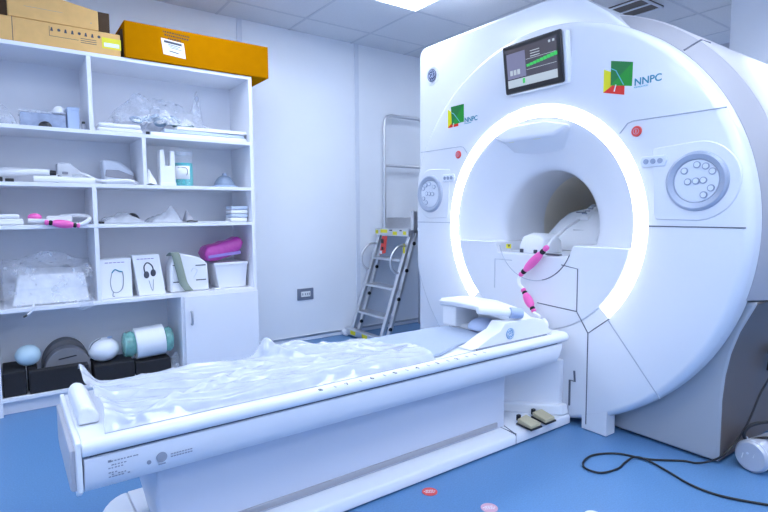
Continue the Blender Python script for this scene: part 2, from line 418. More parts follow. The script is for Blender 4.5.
# control dials
def control(cy, s):
    dz = 1.233
    b = nb(); hull = circ(cy, dz, .165, -100 if s > 0 else -80, 100 if s > 0 else -80, 1)
    rp = .165 if s > 0 else .128
    pts = [(cy-s*rp*math.cos(math.radians(t)), dz+.165*math.sin(math.radians(t))) for t in range(-95, 96, 10)] + [(cy+s*.185, dz+.152), (cy+s*.19, dz+.14), (cy+s*.175, dz-.14), (cy+s*.165, dz-.16)]
    prism(b, pts, 0, -.005, .01)
    p = obj('control_panel', b, 'gloss', G, bevel=.004)
    b = nb(); lathe(b, [(0, .125), (-.010, .121), (-.014, .112), (-.008, .092), (0, .088)], (-.005, cy, dz), (1, 0, 0), 56, closed=True); obj('dial_ring', b, 'dial', p)
    b = nb(); cyl(b, (-.004, cy, dz), (-.010, cy, dz), .089, .087, 48); obj('dial_face', b, 'dialin', p)
    for u, v in ((-.047,.044),(.002,.067),(.036,.059),(.062,.037),(-.032,-.002),(0,0),(.029,.002),(.059,-.031),(.032,-.058)):
        c = (cy-s*u, dz+v)
        b = nb(); lathe(b, [(0, .0145), (-.004, .0145), (-.005, .0135), (-.005, .0)], (-.0095, *c), (1, 0, 0), 18); o = obj('button', b, 'button', p)
        b = nb(); cyl(b, (-.0145, *c), (-.0155, *c), .0105, .0105, 16); obj('button_cap', b, 'dialin', p)
    b = nb()
    sy = cy+s*.182
    prism(b, [(sy-.052+.0, dz+.072), (sy+.052, dz+.072), (sy+.062, dz+.096), (sy+.052, dz+.12), (sy-.052, dz+.12), (sy-.062, dz+.096)], 0, -.011, -.002)
    obj('button_strip', b, 'dialin', p, bevel=.004)
    for u in (-.031, 0, .031):
        b = nb(); cyl(b, (-.008, sy+u, dz+.096), (-.014, sy+u, dz+.096), .0125, .0115, 18); obj('button', b, 'button', p)
control(1.025, 1); control(2*yc-1.025, -1)
for yy in (1.291, 2*yc-1.291):
    b = nb(); lathe(b, [(.002, .024), (-.004, .024), (-.007, .021), (-.007, .0)], (0, yy, 1.470), (1, 0, 0), 28); o = obj('stop_button', b, 'red', G)
    b = nb(); lathe(b, [(-.0065, .014), (-.0085, .014), (-.0085, .0115), (-.0065, .0115)], (0, yy, 1.470), (1, 0, 0), 24, closed=True); box(b, -.0085, -.0065, yy-.002, yy+.002, 1.462, 1.478); obj('stop_mark', b, 'pinksticker', o)
# emblem
def emblem(parent, c, u, v, r, dark, light, name='emblem'):
    """round monogram: outer ring, disc, four inward scrolls and two script letters"""
    u = Vector(u); v = Vector(v); w = u.cross(v); c = Vector(c)
    b = nb(); lathe(b, [(0, r), (.002, r), (.002, 0)], c, w, 36); e = obj(name, b, dark, parent)
    b = nb(); at = lambda x, y: c+u*x*r+v*y*r+w*.0022
    tube(b, [at(.86*math.cos(t*PI/18), .86*math.sin(t*PI/18)) for t in range(36)], .03*r, 5, closed=True)
    for k in range(4):
        ca, sa = math.cos(k*PI/2), math.sin(k*PI/2)
        P = [(.50,.62),(.70,.30),(.74,0),(.62,-.16),(.52,-.04),(.60,.06)]
        tube(b, spline([at(x*ca-y*sa, x*sa+y*ca) for x, y in P], 4), .035*r, 5)
    for P in ([(-.06,.22),(-.18,.36),(-.40,.30),(-.48,0),(-.36,-.30),(-.14,-.30),(-.04,-.06),(-.22,-.04)], [(.44,.26),(.28,.38),(.12,.24),(.26,.04),(.10,-.14),(.20,-.34),(.46,-.22)]):
        tube(b, spline([at(x, y) for x, y in P], 4), .055*r, 5)
    obj(name+'_script', b, light, e)
emblem(G, (.064, 2.775, 2.035), (0, -1, 0), (0, 0, 1), .042, 'emb', 'embl')
b = nb(); lathe(b, [(.003, .066), (-.001, .064), (-.001, .05), (.003, .048)], (.066, 2.775, 2.035), (1, 0, 0), 40, closed=True); obj('emblem_rim', b, 'gloss2', G)
# sponsor decals
def decal(name, mm, pts, th, parent): 
    b = nb(); quad(b, [(-.0002, p[0], p[1]) for p in pts], th); return obj(name, b, mm, parent, smooth=False)
def logo(dx, q, text_org, size, wscale):
    Yl = decal('logo_sticker', 'y1', [q['a'], q['b'], q['c'], q['d']], .0008, G)
    decal('red_patch', 'r1', [q['b'], q['c'], q['d'], q['m']], .0011, Yl)
    decal('green_square', 'g1', q['g'], .0014, Yl)
    decal('green_facet', 'g2', [q['g'][3], q['g'][2], q['g'][1]], .0017, Yl)
    b = nb(); tube(b, [(-.0018, *p) for p in q['line']], .0022, 5); obj('logo_line', b, 'cy', Yl)
    b = nb(); tube(b, [(-.0014, *p) for p in q['slash']], .0028, 5); obj('logo_slash', b, 'paper', Yl)
    b = nb(); txt(b, 'NNPC', size, (-.0005, *text_org), (0, -1, 0), (0, 0, 1), bold=.0008)
    for vv in b.verts: vv.co.y = text_org[0]+(vv.co.y-text_org[0])*wscale
    obj('lettering', b, 'teal', Yl, smooth=False)
    b = nb(); txt(b, 'FOUNDATION', size*.22, (-.0005, text_org[0], text_org[1]-size*.28), (0, -1, 0), (0, 0, 1))
    obj('small_lettering', b, 'cy', Yl, smooth=False)
logo(0, dict(a=(1.461,1.780), b=(1.462,1.672), c=(1.356,1.644), d=(1.356,1.725), m=(1.405,1.704), g=[(1.426,1.812),(1.319,1.783),(1.321,1.677),(1.425,1.699)],
     line=[(1.425,1.776),(1.40,1.762),(1.36,1.69)], slash=[(1.398,1.698),(1.406,1.668)]), (1.311, 1.676), .044, 1.02)
logo(0, dict(a=(2.545,1.765), b=(2.544,1.647), c=(2.448,1.648), d=(2.448,1.70), m=(2.50,1.68), g=[(2.516,1.776),(2.400,1.777),(2.399,1.668),(2.506,1.662)],
     line=[(2.512,1.74),(2.49,1.73),(2.43,1.668)], slash=[(2.487,1.672),(2.495,1.648)]), (2.394, 1.663), .040, 1.0)
decal('warning_sticker', 'yellow', [(2.045, .925), (2.010, .925), (2.010, .900), (2.045, .900)], .001, G)
b = nb(); prism(b, [(2.035, .922), (2.015, .922), (2.025, .906)], 0, -.0018, -.0009); obj('warning_mark', b, 'ink', G, smooth=False)
# monitor
mo = Matrix.Rotation(math.radians(7.5), 4, 'Y')
def mon(b):
    bmesh.ops.transform(b, matrix=Matrix.Translation((-.036, 1.848, 1.757)) @ Matrix.Rotation(math.radians(-8), 4, 'Y') @ Matrix.Diagonal((1, .98, .94, 1)), verts=b.verts); return b
mn = obj('monitor', mon(bx(0, .022, -.192, .192, 0, .274)), 'black', G, bevel=.012, seg=4)
obj('monitor_housing', mon(bx(.018, .06, -.212, .185, -.008, .268)), 'gloss', mn, bevel=.012)
obj('monitor_mount', bx(-.03, .03, 1.76, 1.93, 1.80, 1.95), 'gloss2', mn, bevel=.01)
sc_ = obj('screen', mon(bx(-.0012, .001, -.166, .166, .030, .246)), 'screen', mn, smooth=False)
obj('screen_panel', mon(bx(-.002, -.001, .035, .162, .082, .222)), 'scr_a', mn, smooth=False)
obj('screen_bar', mon(bx(-.002, -.001, -.163, .163, .032, .076)), 'scr_b', mn, smooth=False)
b = nb()
for k in range(9): box(b, -.0024, -.0012, .028-.022*k-.02, .028-.022*k, .128+.0025*k, .142+.0032*k)
obj('screen_trace', mon(b), 'scr_g', mn, smooth=False)
obj('screen_icon', mon(bx(-.003, -.0019, .045, .06, .045, .072)), 'scr_g', mn, smooth=False)
b = nb()
for u in (.075, .10, .125): box(b, -.0028, -.0019, u, u+.018, .10, .128)
for u in (-.13, -.155): box(b, -.0024, -.0012, u, u+.012, .222, .234)
for k in range(3): box(b, -.0022, -.0011, -.06, .0, .205-k*.014, .209-k*.014)
box(b, -.0022, -.0011, -.16, .03, .168, .170); box(b, -.0022, -.0011, -.16, .03, .112, .114)
obj('screen_readout', mon(b), 'scr_b', mn, smooth=False)
def onbody(x, a, r=1.119): return Vector((x, *pol(r, math.radians(a))))
b = nb(); hexa(b, [onbody(.235, 26.5, 1.112), onbody(.235, 23.0, 1.112), onbody(.32, 22.5, 1.112), onbody(.32, 27, 1.112)], [onbody(.24, 26.2, 1.128), onbody(.24, 23.3, 1.128), onbody(.31, 23, 1.128), onbody(.31, 26.6, 1.128)])
lt = obj('side_latch', b, 'gloss2', G, bevel=.004)
b = nb(); cyl(b, onbody(.275, 23.6, 1.125), onbody(.275, 23.6, 1.150), .022, .018, 18); obj('latch_knob', b, 'black', lt, bevel=.003)

# ------------------------------------------------------------------ patient table
T = thing('patient_table', 'long white scanner table with number scale along its near rail', 'table', (-1.1, yc, 0))
X0, X1 = -2.212, -.062
b = nb()
near = [(1.70, .452), (1.592, .452), (1.580, .458), (1.5735, .470), (1.575, .484), (1.583, .494), (1.597, .500), (1.70, .500)]
TC = 1.8175
pts = near + [(2*TC-p[0], p[1]) for p in near[::-1]]
prism(b, pts, 0, X0, X1)
obj('tabletop', b, 'table', T, bevel=.004, ang=50)
b = nb()
side = [(1.588, .446), (1.5855, .42), (1.589, .38), (1.603, .352), (1.63, .338)]
pts = side + [(2*TC-p[0], p[1]) for p in side[::-1]]
v = prism(b, pts, 0, X0+.004, X1-.03)
for vv in b.verts:
    if vv.co.x > -.5: vv.co.x += (vv.co.z-.446)*.35
obj('side_panel', b, 'tablegrey', T, bevel=.004, ang=50)
b = nb(); box(b, X0+.02, X1-.06, 1.598, 2*TC-1.598, .445, .453); obj('shadow_gap', b, 'seam', T, smooth=False)
# end plates
b = nb(); prism(b, [(1.578, .500), (2*TC-1.578, .500), (2*TC-1.578, .36), (2*TC-1.62, .335), (1.62, .335), (1.578, .36)], 0, X0-.014, X0); obj('end_panel', b, 'white', T, bevel=.004)
b = nb(); prism(b, [(1.60, .475), (2*TC-1.60, .475), (2*TC-1.60, .36), (2*TC-1.64, .345), (1.64, .345), (1.60, .36)], 0, X0-.026, X0-.012); obj('end_plate', b, 'endgrey', T, bevel=.005)
# grooves and scale
b = nb(); box(b, X0+.06, X1-.10, 1.604, 1.607, .4995, .5008); obj('scale_groove', b, 'scale_dark', T, smooth=False)
b = nb()
for k in range(8):
    xx = -1.491+.1075*k
    b = nb(); txt(b, str(8-k), .030, (xx-.009, 1.556, .5003), (1, 0, 0), (0, 1, 0), depth=.0004, bold=.0006)
    obj('scale_numeral', b, 'ink', T, smooth=False)
b = nb()
for k in range(8):
    for j, (l, xx) in enumerate(((.016, -1.491+.1075*k+.054), (.022, -1.491+.1075*k+.058))): box(b, xx-.0008, xx+.0008, 1.556, 1.556+l, .4998, .5006)
obj('scale_marks', b, 'inkg', T, smooth=False)
# rating label printed on the side panel
b = nb()
def sidebar(x0, x1, z0, z1, bb):
    yy = 1.5862-.0006; quad(bb, [(x0, yy, z0), (x1, yy, z0), (x1, yy, z1), (x0, yy, z1)], .0012, (0, -1, 0))
for i, (x0, x1, z) in enumerate(((-2.150, -2.07, .424), (-2.150, -2.10, .413), (-2.150, -2.11, .405), (-2.150, -2.12, .392), (-2.150, -2.095, .386), (-2.150, -2.09, .380))):
    n = int((x1-x0)/.008)
    for k in range(n):
        if random.random() < .85: sidebar(x0+k*.008, x0+k*.008+random.uniform(.004, .007), z, z+.003, b)
sidebar(-2.150, -2.142, .4235, .430, b)
obj('rating_text', b, 'inkg', T, smooth=False); b = nb()
for k in range(8): sidebar(-1.985+k*.008, -1.985+k*.008+.006, .401, .404, b); sidebar(-1.985+k*.008, -1.985+k*.008+.006, .393, .396, b)
obj('rating_text', b, 'inkg', T, smooth=False); b = nb()
cyl(b, (-2.045, 1.5868, .394), (-2.045, 1.5845, .394), .006, .006, 12); cyl(b, (-2.01, 1.5868, .400), (-2.01, 1.5845, .400), .015, .015, 20); sidebar(-2.02, -2.0, .378, .382, b)
obj('rating_mark', b, 'inkg', T, smooth=False)
# pedestal and foot
b = nb(); prism(b, [(-1.98, .05), (-.40, .05), (-.40, .36), (-2.0, .36), (-2.01, .20)], 1, 1.69, 2*TC-1.66); obj('pedestal', b, 'pedgrey', T, bevel=.012)
b = nb(); box(b, -1.975, -.46, 1.682, 1.70, .068, .092); obj('pedestal_strip', b, 'slot', T, bevel=.003)
b = nb()
fp = [(1.594, .008), (1.594, .046), (1.600, .054), (1.65, .058), (1.72, .060)]
pts = fp + [(2*yc-p[0], p[1]) for p in fp[::-1]]
prism(b, pts, 0, -2.02, -.005); obj('foot', b, 'table', T, bevel=.004)
b = nb()
pts2 = [(-2.02, 1.594)] + [(-2.02-.13*math.sin(math.radians(t)), yc-.274*math.cos(math.radians(t))) for t in range(10, 180, 10)] + [(-2.02, 2*yc-1.594)]
prism(b, pts2, 2, .008, .052); obj('foot_end', b, 'table', T, bevel=.008)
b = nb(); box(b, -2.0, -.02, 1.61, 2*yc-1.61, 0, .009); obj('skid', b, 'black', T, smooth=False)
b = nb(); box(b, -.432, -.429, 1.5935, 1.69, .01, .0605); tube(b, [(-.43, 1.598, .057), (-.405, 1.69, .0605)], .002, 5); obj('foot_joint', b, 'seam', T, smooth=False)
# raised kerb round the pedal recess and the dock behind it
b = nb(); hexa(b, [(-.40, 1.965, .058), (-.06, 1.60, .058), (-.005, 1.60, .058), (-.005, 2.0, .058)], [(-.40, 1.965, .108), (-.06, 1.615, .108), (-.005, 1.615, .108), (-.005, 2.0, .108)]); obj('recess_kerb', b, 'table', T, bevel=.008)
b = nb(); hexa(b, [(-.40, 2.0, .058), (-.035, 1.64, .058), (-.004, 1.64, .058), (-.004, 2.05, .058), (-.40, 2.05, .058)], [(-.40, 2.0, .338), (-.035, 1.64, .338), (-.004, 1.64, .338), (-.004, 2.05, .338), (-.40, 2.05, .338)]); obj('dock_column', b, 'tablegrey', T, bevel=.006)
for q in ([(-.345, 1.667), (-.256, 1.680), (-.268, 1.567), (-.353, 1.567)], [(-.215, 1.680), (-.131, 1.680), (-.152, 1.572), (-.236, 1.572)]):
    b = nb(); hexa(b, [(x, y, .060) for x, y in q], [(x, y, .068) for x, y in q]); fpd = obj('foot_pedal', b, 'black', T, bevel=.002)
    c = Vector((sum(p[0] for p in q)/4, sum(p[1] for p in q)/4+.006, 0))
    q2 = [Vector((x, y, 0))+(c-Vector((x, y, 0)))*.12 for x, y in q]
    b = nb(); hexa(b, [(p.x, p.y, .067) for p in q2], [(p.x, p.y, .082+(p.y-1.57)*.08) for p in q2]); obj('pedal_tread', b, 'beige', fpd, bevel=.003)
    b = nb(); box(b, c.x-.01, c.x+.01, c.y+.05, c.y+.066, .066, .096); obj('pedal_hinge', b, 'black', fpd, bevel=.003)

# mattress pad
b = nb()
pp = [(-2.10, 1.635), (-1.05, 1.622), (-.88, 1.628), (-.70, 1.702), (-.56, 1.704), (-.50, 1.712), (-.475, 1.735), (-.468, 1.78), (-.468, 1.90), (-.50, 2.0), (-.56, 2.025), (-2.10, 2.025)]
prism(b, pp, 2, .502, .518)
tag(obj('mattress_pad', b, 'pad', bevel=.006), 'flat blue grey mattress pad lying on the scanner table', 'pad')
# foam bolster under the plastic at the foot end
b = nb(); n = 10
prof = [(-2.206, .5025), (-2.208, .52), (-2.202, .545), (-2.188, .555), (-2.165, .548), (-2.152, .525), (-2.150, .5025)]
prism(b, prof, 1, 1.70, 1.985)
tag(obj('foam_bolster', b, 'cloth', bevel=.01), 'white foam bolster across the foot end of the scanner table', 'bolster')
# crumpled plastic sheet
def crump(x, y, s=1.):
    v = Vector((x*2.6+y*1.2, y*5.5, 3.1)); a = 1-abs(noise.noise(v)); c = 1-abs(noise.noise(v*2.6+Vector((7, 1, 0)))); d = noise.noise(v*7.3)
    return s*(.012*a**5+.007*c**6+.0008*d)
def f(u, v):
    y = 1.600+.448*v
    xl = -2.145-.02*v+.018*noise.noise(Vector((y*9, .3, 2))); xr = -.905-.16*max(0, v-.25)+.05*noise.noise(Vector((y*7, 1.7, 0)))
    x = xl+(xr-xl)*u
    y += .008*noise.noise(Vector((x*6, y*3, 8)))*min(1, v*8)
    e = min(1, v/.06)
    z = .5035+(.0175+crump(x, y))*e
    # the sheet rides up over the bolster and pulls into a few long folds
    z += .030*e*math.exp(-((u)/.035)**2)
    z += .045*math.exp(-((x+2.165)/.03)**2-((y-2.03)/.05)**2)
    for (ax, ay, bx_, by, h, w) in FOLDS:
        dx, dy = bx_-ax, by-ay; t = max(0, min(1, ((x-ax)*dx+(y-ay)*dy)/(dx*dx+dy*dy)))
        d = math.hypot(x-ax-t*dx, y-ay-t*dy); z += h*math.sin(PI*min(1, max(0, .08+.84*t)))*math.exp(-(d/w)**2)*e
    z += .055*math.exp(-((x+1.50)/.035)**2-((y-2.01)/.05)**2) + .03*math.exp(-((x+1.40)/.10)**2-((y-1.97)/.07)**2)
    if v > .96: z -= (v-.96)*.35
    return (x, y, z)
FOLDS = [(-2.10, 1.70, -1.75, 1.66, .014, .012), (-2.10, 1.92, -1.55, 1.70, .015, .016), (-1.95, 1.98, -1.5, 1.86, .018, .014), (-1.75, 1.80, -1.25, 1.74, .012, .009), (-1.50, 2.02, -1.33, 1.75, .020, .016), (-1.46, 2.02, -1.0, 1.90, .015, .011), (-1.3, 1.70, -.98, 1.66, .010, .009), (-1.15, 1.95, -1.05, 1.7, .012, .011), (-2.05, 1.62, -1.75, 1.80, .013, .010), (-1.6, 1.65, -1.2, 1.64, .008, .009), (-1.9, 1.68, -1.62, 1.88, .010, .008), (-1.22, 1.98, -1.12, 1.80, .010, .008)]
b = nb(); sheet(b, f, 170, 70)
tag(obj('plastic_sheet', b, 'poly', ang=180), 'crumpled clear plastic sheet spread over the pad on the scanner table', 'plastic sheet')

# head coil at the dock end of the table
H = thing('head_coil', 'white moulded head coil with round blue emblem on the docked table end', 'coil', (-.38, 1.85, .502))
b = nb()
prism(b, [(-.72, .504), (-.68, .512), (-.60, .545), (-.535, .565), (-.50, .60), (-.30, .60), (-.235, .585), (-.20, .56), (-.155, .504)], 1, 1.608, 1.695)
obj('side_wall', b, 'white', H, bevel=.014, seg=4)
b = nb(); prism(b, [(-.455, .504), (-.455, .62), (-.30, .62), (-.20, .56), (-.16, .504)], 1, 1.97, 2.045); obj('side_wall', b, 'white', H, bevel=.012, seg=4)
b = nb(); box(b, -.455, -.165, 1.68, 1.98, .504, .530); obj('base_plate', b, 'white', H, bevel=.006)
b = nb(); box(b, -.495, -.32, 1.945, 2.045, .521, .625); obj('block', b, 'white', H, bevel=.008)
b = nb(); loft(b, [[(xf, y, zz-.034), (xf-.006, y, zz-.012), (xf+.012, y, zz), (xb-.07, y, zz-.004), (xb-.01, y, zz-.03), (xb+.01, y, zz-.07)] for y, xf, xb, zz in ((2.07, -.47, -.31, .640), (2.055, -.505, -.29, .658), (1.95, -.515, -.28, .667), (1.80, -.515, -.275, .668), (1.69, -.50, -.27, .650), (1.635, -.43, -.265, .622), (1.612, -.36, -.255, .590))])
obj('bridge_cover', b, 'white', H, bevel=.008, seg=3)
b = nb(); prism(b, [(-.33, .53), (-.33, .60), (-.27, .58), (-.19, .53)], 1, 1.66, 2.03); obj('rear_wall', b, 'white', H, bevel=.01)
b = nb(); cyl(b, (-.575, 1.715, .652), (-.44, 1.637, .636), .018, .020, 24); obj('rod', b, 'white', H, bevel=.004)
b = nb(); cyl(b, (-.44, 1.637, .636), (-.385, 1.607, .630), .026, .024, 24); obj('rod_cap', b, 'dome', H, bevel=.004)
b = nb(); ell(b, (-.43, 1.81, .5305), .075, .085, .052, zmin=0.); obj('neck_rest', b, 'dome', H, ang=60)
b = nb(); box(b, -.69, -.20, 1.604, 1.609, .5009, .507); obj('base_shade_strip', b, 'scale_dark', H, smooth=False)  # dark strip painted in as the shade under the coil housing
emblem(H, (-.468, 1.6075, .545), (1, 0, 0), (0, 0, 1), .026, 'embb', 'paper')
b = nb(); tube(b, spline([(-.20, 1.66, .525), (-.14, 1.66, .527), (-.112, 1.678, .535), (-.106, 1.700, .550)], 5), .013, 10); obj('cable_outlet', b, 'white', H)

# coil lying in the bore
K = thing('bore_coil', 'pale grey moulded body coil lying inside the scanner bore', 'coil', (.68, 1.88, .879))
def sect(x, s, dz): return [(x, 1.885+(y-1.885)*s, .879+(z-.879)*dz) for y, z in ((2.085, .879), (2.09, .93), (2.075, 1.0), (2.03, 1.07), (1.97, 1.115), (1.90, 1.13), (1.78, 1.125), (1.70, 1.10), (1.67, 1.0), (1.67, .879))]
b = nb(); loft(b, [sect(.36, .95, .25), sect(.40, 1., .62), sect(.48, 1., .92), sect(.53, 1, .97), sect(.95, 1, .88), sect(1.02, .95, .8)])
obj('shell', b, 'white', K, bevel=.006, ang=30)
b = nb(); hexa(b, [(.44, 1.80, 1.03), (.60, 1.80, 1.10), (.60, 1.90, 1.10), (.44, 1.90, 1.03)], [(.42, 1.80, 1.075), (.58, 1.80, 1.155), (.58, 1.88, 1.155), (.42, 1.88, 1.075)]); obj('connector', b, 'white', K, bevel=.01)
b = nb()
for x in (.45, .48, .51, .54): box(b, x, x+.010, 1.83, 1.86, 1.075+(x-.42)*.5+.002, 1.075+(x-.42)*.5+.012)
obj('connector_ridges', b, 'inkg', K)
b = nb()
tube(b, [(.455, 1.90, 1.105), (.465, 1.84, 1.105)], .003, 5)
tube(b, [(.52, 2.03, 1.075), (.45, 2.03, 1.03), (.40, 2.02, .99)], .002, 5); tube(b, [(.53, 2.0, 1.096), (.53, 1.90, 1.122)], .003, 5); tube(b, [(.39, 1.79, .999), (.388, 1.87, .999)], .004, 5)
obj('shell_seams', b, 'seam', K)
# white block on the bridge
B2 = thing('connector_block', 'small rounded white block sitting at the mouth of the bore', 'block', (.10, 1.89, .879))
b = nb(); loft(b, [[(x, 1.90+dy*s*.78, .8785+dz*h) for dy, dz in ((.105, 0), (.105, .06), (.08, .10), (.03, .112), (-.06, .108), (-.10, .08), (-.11, 0))] for x, s, h in ((.03, .9, .55), (.05, 1, .9), (.09, 1, 1), (.19, 1, .95), (.21, .95, .8))])
obj('shell', b, 'white', B2, bevel=.006)
for yy in (1.945, 1.85): obj('clip', bx(.020, .034, yy, yy+.02, .879, .90), 'ink', B2, bevel=.003)
b = nb(); box(b, -.0, .03, 1.69, 1.775, .879, .884); obj('slot_plate', b, 'ink', B2, bevel=.001)
# cable with two pink baluns
C = thing('coil_cable', 'white cable with two pink baluns hanging from the bore', 'cable', (-.06, 1.80, .60))
b = nb()
cp = [(.405, 1.85, 1.058), (.28, 1.83, 1.025), (.12, 1.78, .985), (.0, 1.74, .952), (-.045, 1.735, .915), (-.05, 1.80, .855), (-.05, 1.865, .79), (-.052, 1.905, .745), (-.06, 1.895, .71), (-.07, 1.862, .69), (-.08, 1.81, .62), (-.093, 1.765, .575), (-.10, 1.735, .566), (-.104, 1.722, .562)]
tube(b, spline(cp, 6), .0085, 8); obj('cable', b, 'cable_w', C)
def balun(p0, p1, par):
    p0 = Vector(p0); p1 = Vector(p1); d = p1-p0; L = d.length
    def seg(a0, a1, r0, rm):
        b = nb(); n = 8; lathe(b, [(L*(a0+(a1-a0)*k/n), r0+(rm-r0)*math.sin(PI*k/n)**.6 if 0 < k < n else r0) for k in range(n+1)], p0, d, 18); return b
    m = obj('balun', seg(.22, .80, .014, .0235), 'pink', par, ang=60)
    obj('balun_end', seg(.0, .12, .010, .015), 'pink', m, ang=60); obj('balun_end', seg(.90, 1.0, .010, .014), 'pink', m, ang=60)
    obj('balun_tie', seg(.12, .22, .011, .0145), 'foam', m, ang=60); obj('balun_tie', seg(.80, .90, .011, .0145), 'foam', m, ang=60)
balun((-.05, 1.722, .928), (-.05, 1.902, .758), C); balun((-.072, 1.862, .690), (-.092, 1.768, .580), C)

# ------------------------------------------------------------------ shelving unit
SH = thing('shelving_unit', 'white open shelving unit with one cupboard door against the left wall', 'shelf', (-1.67, 3.68, 0))
SB = 3.865; XL, XR = -2.425, -.935
def board(x0, x1, z1, th=.022, name='shelf_board'): return obj(name, bx(x0, x1, YS, SB, z1-th, z1), 'shelf', SH, bevel=.0015)
obj('side_board', bx(XL, XL+.022, YS, SB, .0, 2.008), 'shelf', SH, bevel=.0015)
obj('side_board', bx(XR-.022, XR, YS, SB, .0, 2.008), 'shelf', SH, bevel=.0015)
board(XL, XR, 2.030, name='top_board')
for z in (1.592, 1.285, 1.050, .594, .102): board(XL+.022, XR-.022, z)
b = nb(); box(b, XL+.02, XR-.02, SB-.012, SB, .05, 2.01); obj('back_board', b, 'shelf', SH, smooth=False)
for x, z0, z1 in ((-1.907, 1.592, 2.008), (-1.630, 1.285, 1.570), (-1.910, .594, 1.263), (-1.437, .102, .572)):
    obj('divider', bx(x-.011, x+.011, YS+.002, SB-.01, z0, z1), 'shelf', SH, bevel=.0015)
obj('plinth', bx(XL+.02, XR-.02, YS+.05, YS+.07, 0, .08), 'shelf', SH, smooth=False)
d = obj('door', bx(-1.432, XR+.002, YS-.020, YS-.001, .100, .572), 'shelf', SH, bevel=.002)
b = nb(); tube(b, spline([(-1.392, YS-.02, .475), (-1.392, YS-.042, .468), (-1.392, YS-.042, .40), (-1.392, YS-.02, .393)], 5), .007, 8); obj('handle', b, 'steel', d)

def simple(name, label, cat, b, m, group=None, **k): return tag(obj(name, b, m, **k), label, cat, group)
F = YS+.02
# ---- cartons on the top board
t = thing('cardboard_box', 'long flat brown cardboard box with a yellow label on the shelf top', 'box', (-2.1, 3.66, 2.030))
obj('carton', bx(-2.62, -1.735, YS+.01, YS+.36, 2.032, 2.158), 'kraft', t, bevel=.004)
b = nb(); yy = YS+.01
quad(b, [(-1.832, yy, 2.128), (-1.732, yy, 2.128), (-1.732, yy, 2.068), (-1.832, yy, 2.068)], .001, (0, -1, 0)); lab = obj('yellow_label', b, 'yellow', t, smooth=False)
b = nb(); quad(b, [(-1.822, yy-.001, 2.100), (-1.742, yy-.001, 2.100), (-1.742, yy-.001, 2.078), (-1.822, yy-.001, 2.078)], .0006, (0, -1, 0)); obj('label_window', b, 'paper', lab, smooth=False)
b = nb()
for k in range(8):
    x = -2.085+k*.033
    if k % 3 == 1: cyl(b, (x+.008, yy+.001, 2.126), (x+.008, yy-.001, 2.126), .008, .008, 10)
    else: quad(b, [(x, yy, 2.116), (x+.014, yy, 2.116), (x+.010, yy, 2.136), (x+.004, yy, 2.136)], .0008, (0, -1, 0))
for k in range(3): quad(b, [(-1.94, yy, 2.10-k*.011), (-1.86, yy, 2.10-k*.011), (-1.86, yy, 2.103-k*.011), (-1.94, yy, 2.103-k*.011)], .0008, (0, -1, 0))
for s in ((-2.09, -1.95, 2.088, 2.090), (-2.09, -2.088, 2.09, 2.14), (-2.258, -2.255, 2.032, 2.158)): quad(b, [(s[0], yy, s[2]), (s[1], yy, s[2]), (s[1], yy, s[3]), (s[0], yy, s[3])], .0008, (0, -1, 0))
obj('printed_symbols', b, 'ink', t, smooth=False)
t = thing('cardboard_box', 'upper light brown carton stacked on the flat cardboard box', 'box', (-2.06, 3.62, 2.160))
hx = nb(); hexa(hx, [(-2.272, YS+.015, 2.161), (-1.845, YS+.015, 2.161), (-1.845, YS+.13, 2.161), (-2.272, YS+.13, 2.161)], [(-2.272, YS+.015, 2.335), (-1.845, YS+.015, 2.270), (-1.845, YS+.13, 2.270), (-2.272, YS+.13, 2.335)])
obj('carton', hx, 'kraft', t, bevel=.004)
b = nb(); box(b, -1.885, -1.880, YS+.0142, YS+.016, 2.195, 2.200); box(b, -2.20, -2.02, YS+.0142, YS+.016, 2.225, 2.226); obj('printed_marks', b, 'inkg', t, smooth=False)
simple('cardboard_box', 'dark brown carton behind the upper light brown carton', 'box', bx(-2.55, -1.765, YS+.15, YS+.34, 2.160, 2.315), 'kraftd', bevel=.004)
t = thing('orange_carton', 'long orange carton with white label overhanging the shelf top', 'box', (-1.3, 3.64, 2.030))
obj('carton', bx(-1.715, -.815, YS-.012, YS+.34, 2.032, 2.243), 'orange', t, bevel=.004)
b = nb(); hexa(b, [(-1.716, YS+.02, 2.036), (-1.700, YS+.02, 2.036), (-1.700, YS+.30, 2.036), (-1.716, YS+.30, 2.036)], [(-1.728, YS+.04, 2.20), (-1.70, YS+.04, 2.22), (-1.70, YS+.30, 2.22), (-1.73, YS+.30, 2.20)]); obj('end_flap', b, 'kraftd', t)
b = nb(); yy = YS-.012; quad(b, [(-1.512, yy, 2.178), (-1.378, yy, 2.166), (-1.368, yy, 2.074), (-1.500, yy, 2.084)], .001, (0, -1, 0)); lab = obj('shipping_label', b, 'paper', t, smooth=False)
b = nb()
for a in ((-1.495, -1.39, 2.150, 2.164), (-1.47, -1.40, 2.140, 2.144), (-1.47, -1.41, 2.132, 2.135), (-1.46, -1.39, 2.122, 2.125), (-1.465, -1.41, 2.100, 2.106)):
    quad(b, [(a[0], yy-.001, a[2]+.004), (a[1], yy-.001, a[2]-.004), (a[1], yy-.001, a[3]-.004), (a[0], yy-.001, a[3]+.004)], .0006, (0, -1, 0))
obj('label_print', b, 'ink', lab, smooth=False)
b = nb()
for r, (x0, x1) in enumerate(((-1.50, -1.345), (-1.49, -1.355), (-1.47, -1.40))):
    x = x0
    while x < x1:
        w = random.uniform(.006, .012); z = 2.214-.018*r-(x+1.5)*.05
        quad(b, [(x, yy, z), (x+w, yy, z), (x+w, yy, z+.009), (x, yy, z+.009)], .0008, (0, -1, 0)); x += w+.004
obj('printed_lines', b, 'kraftd', t, smooth=False)

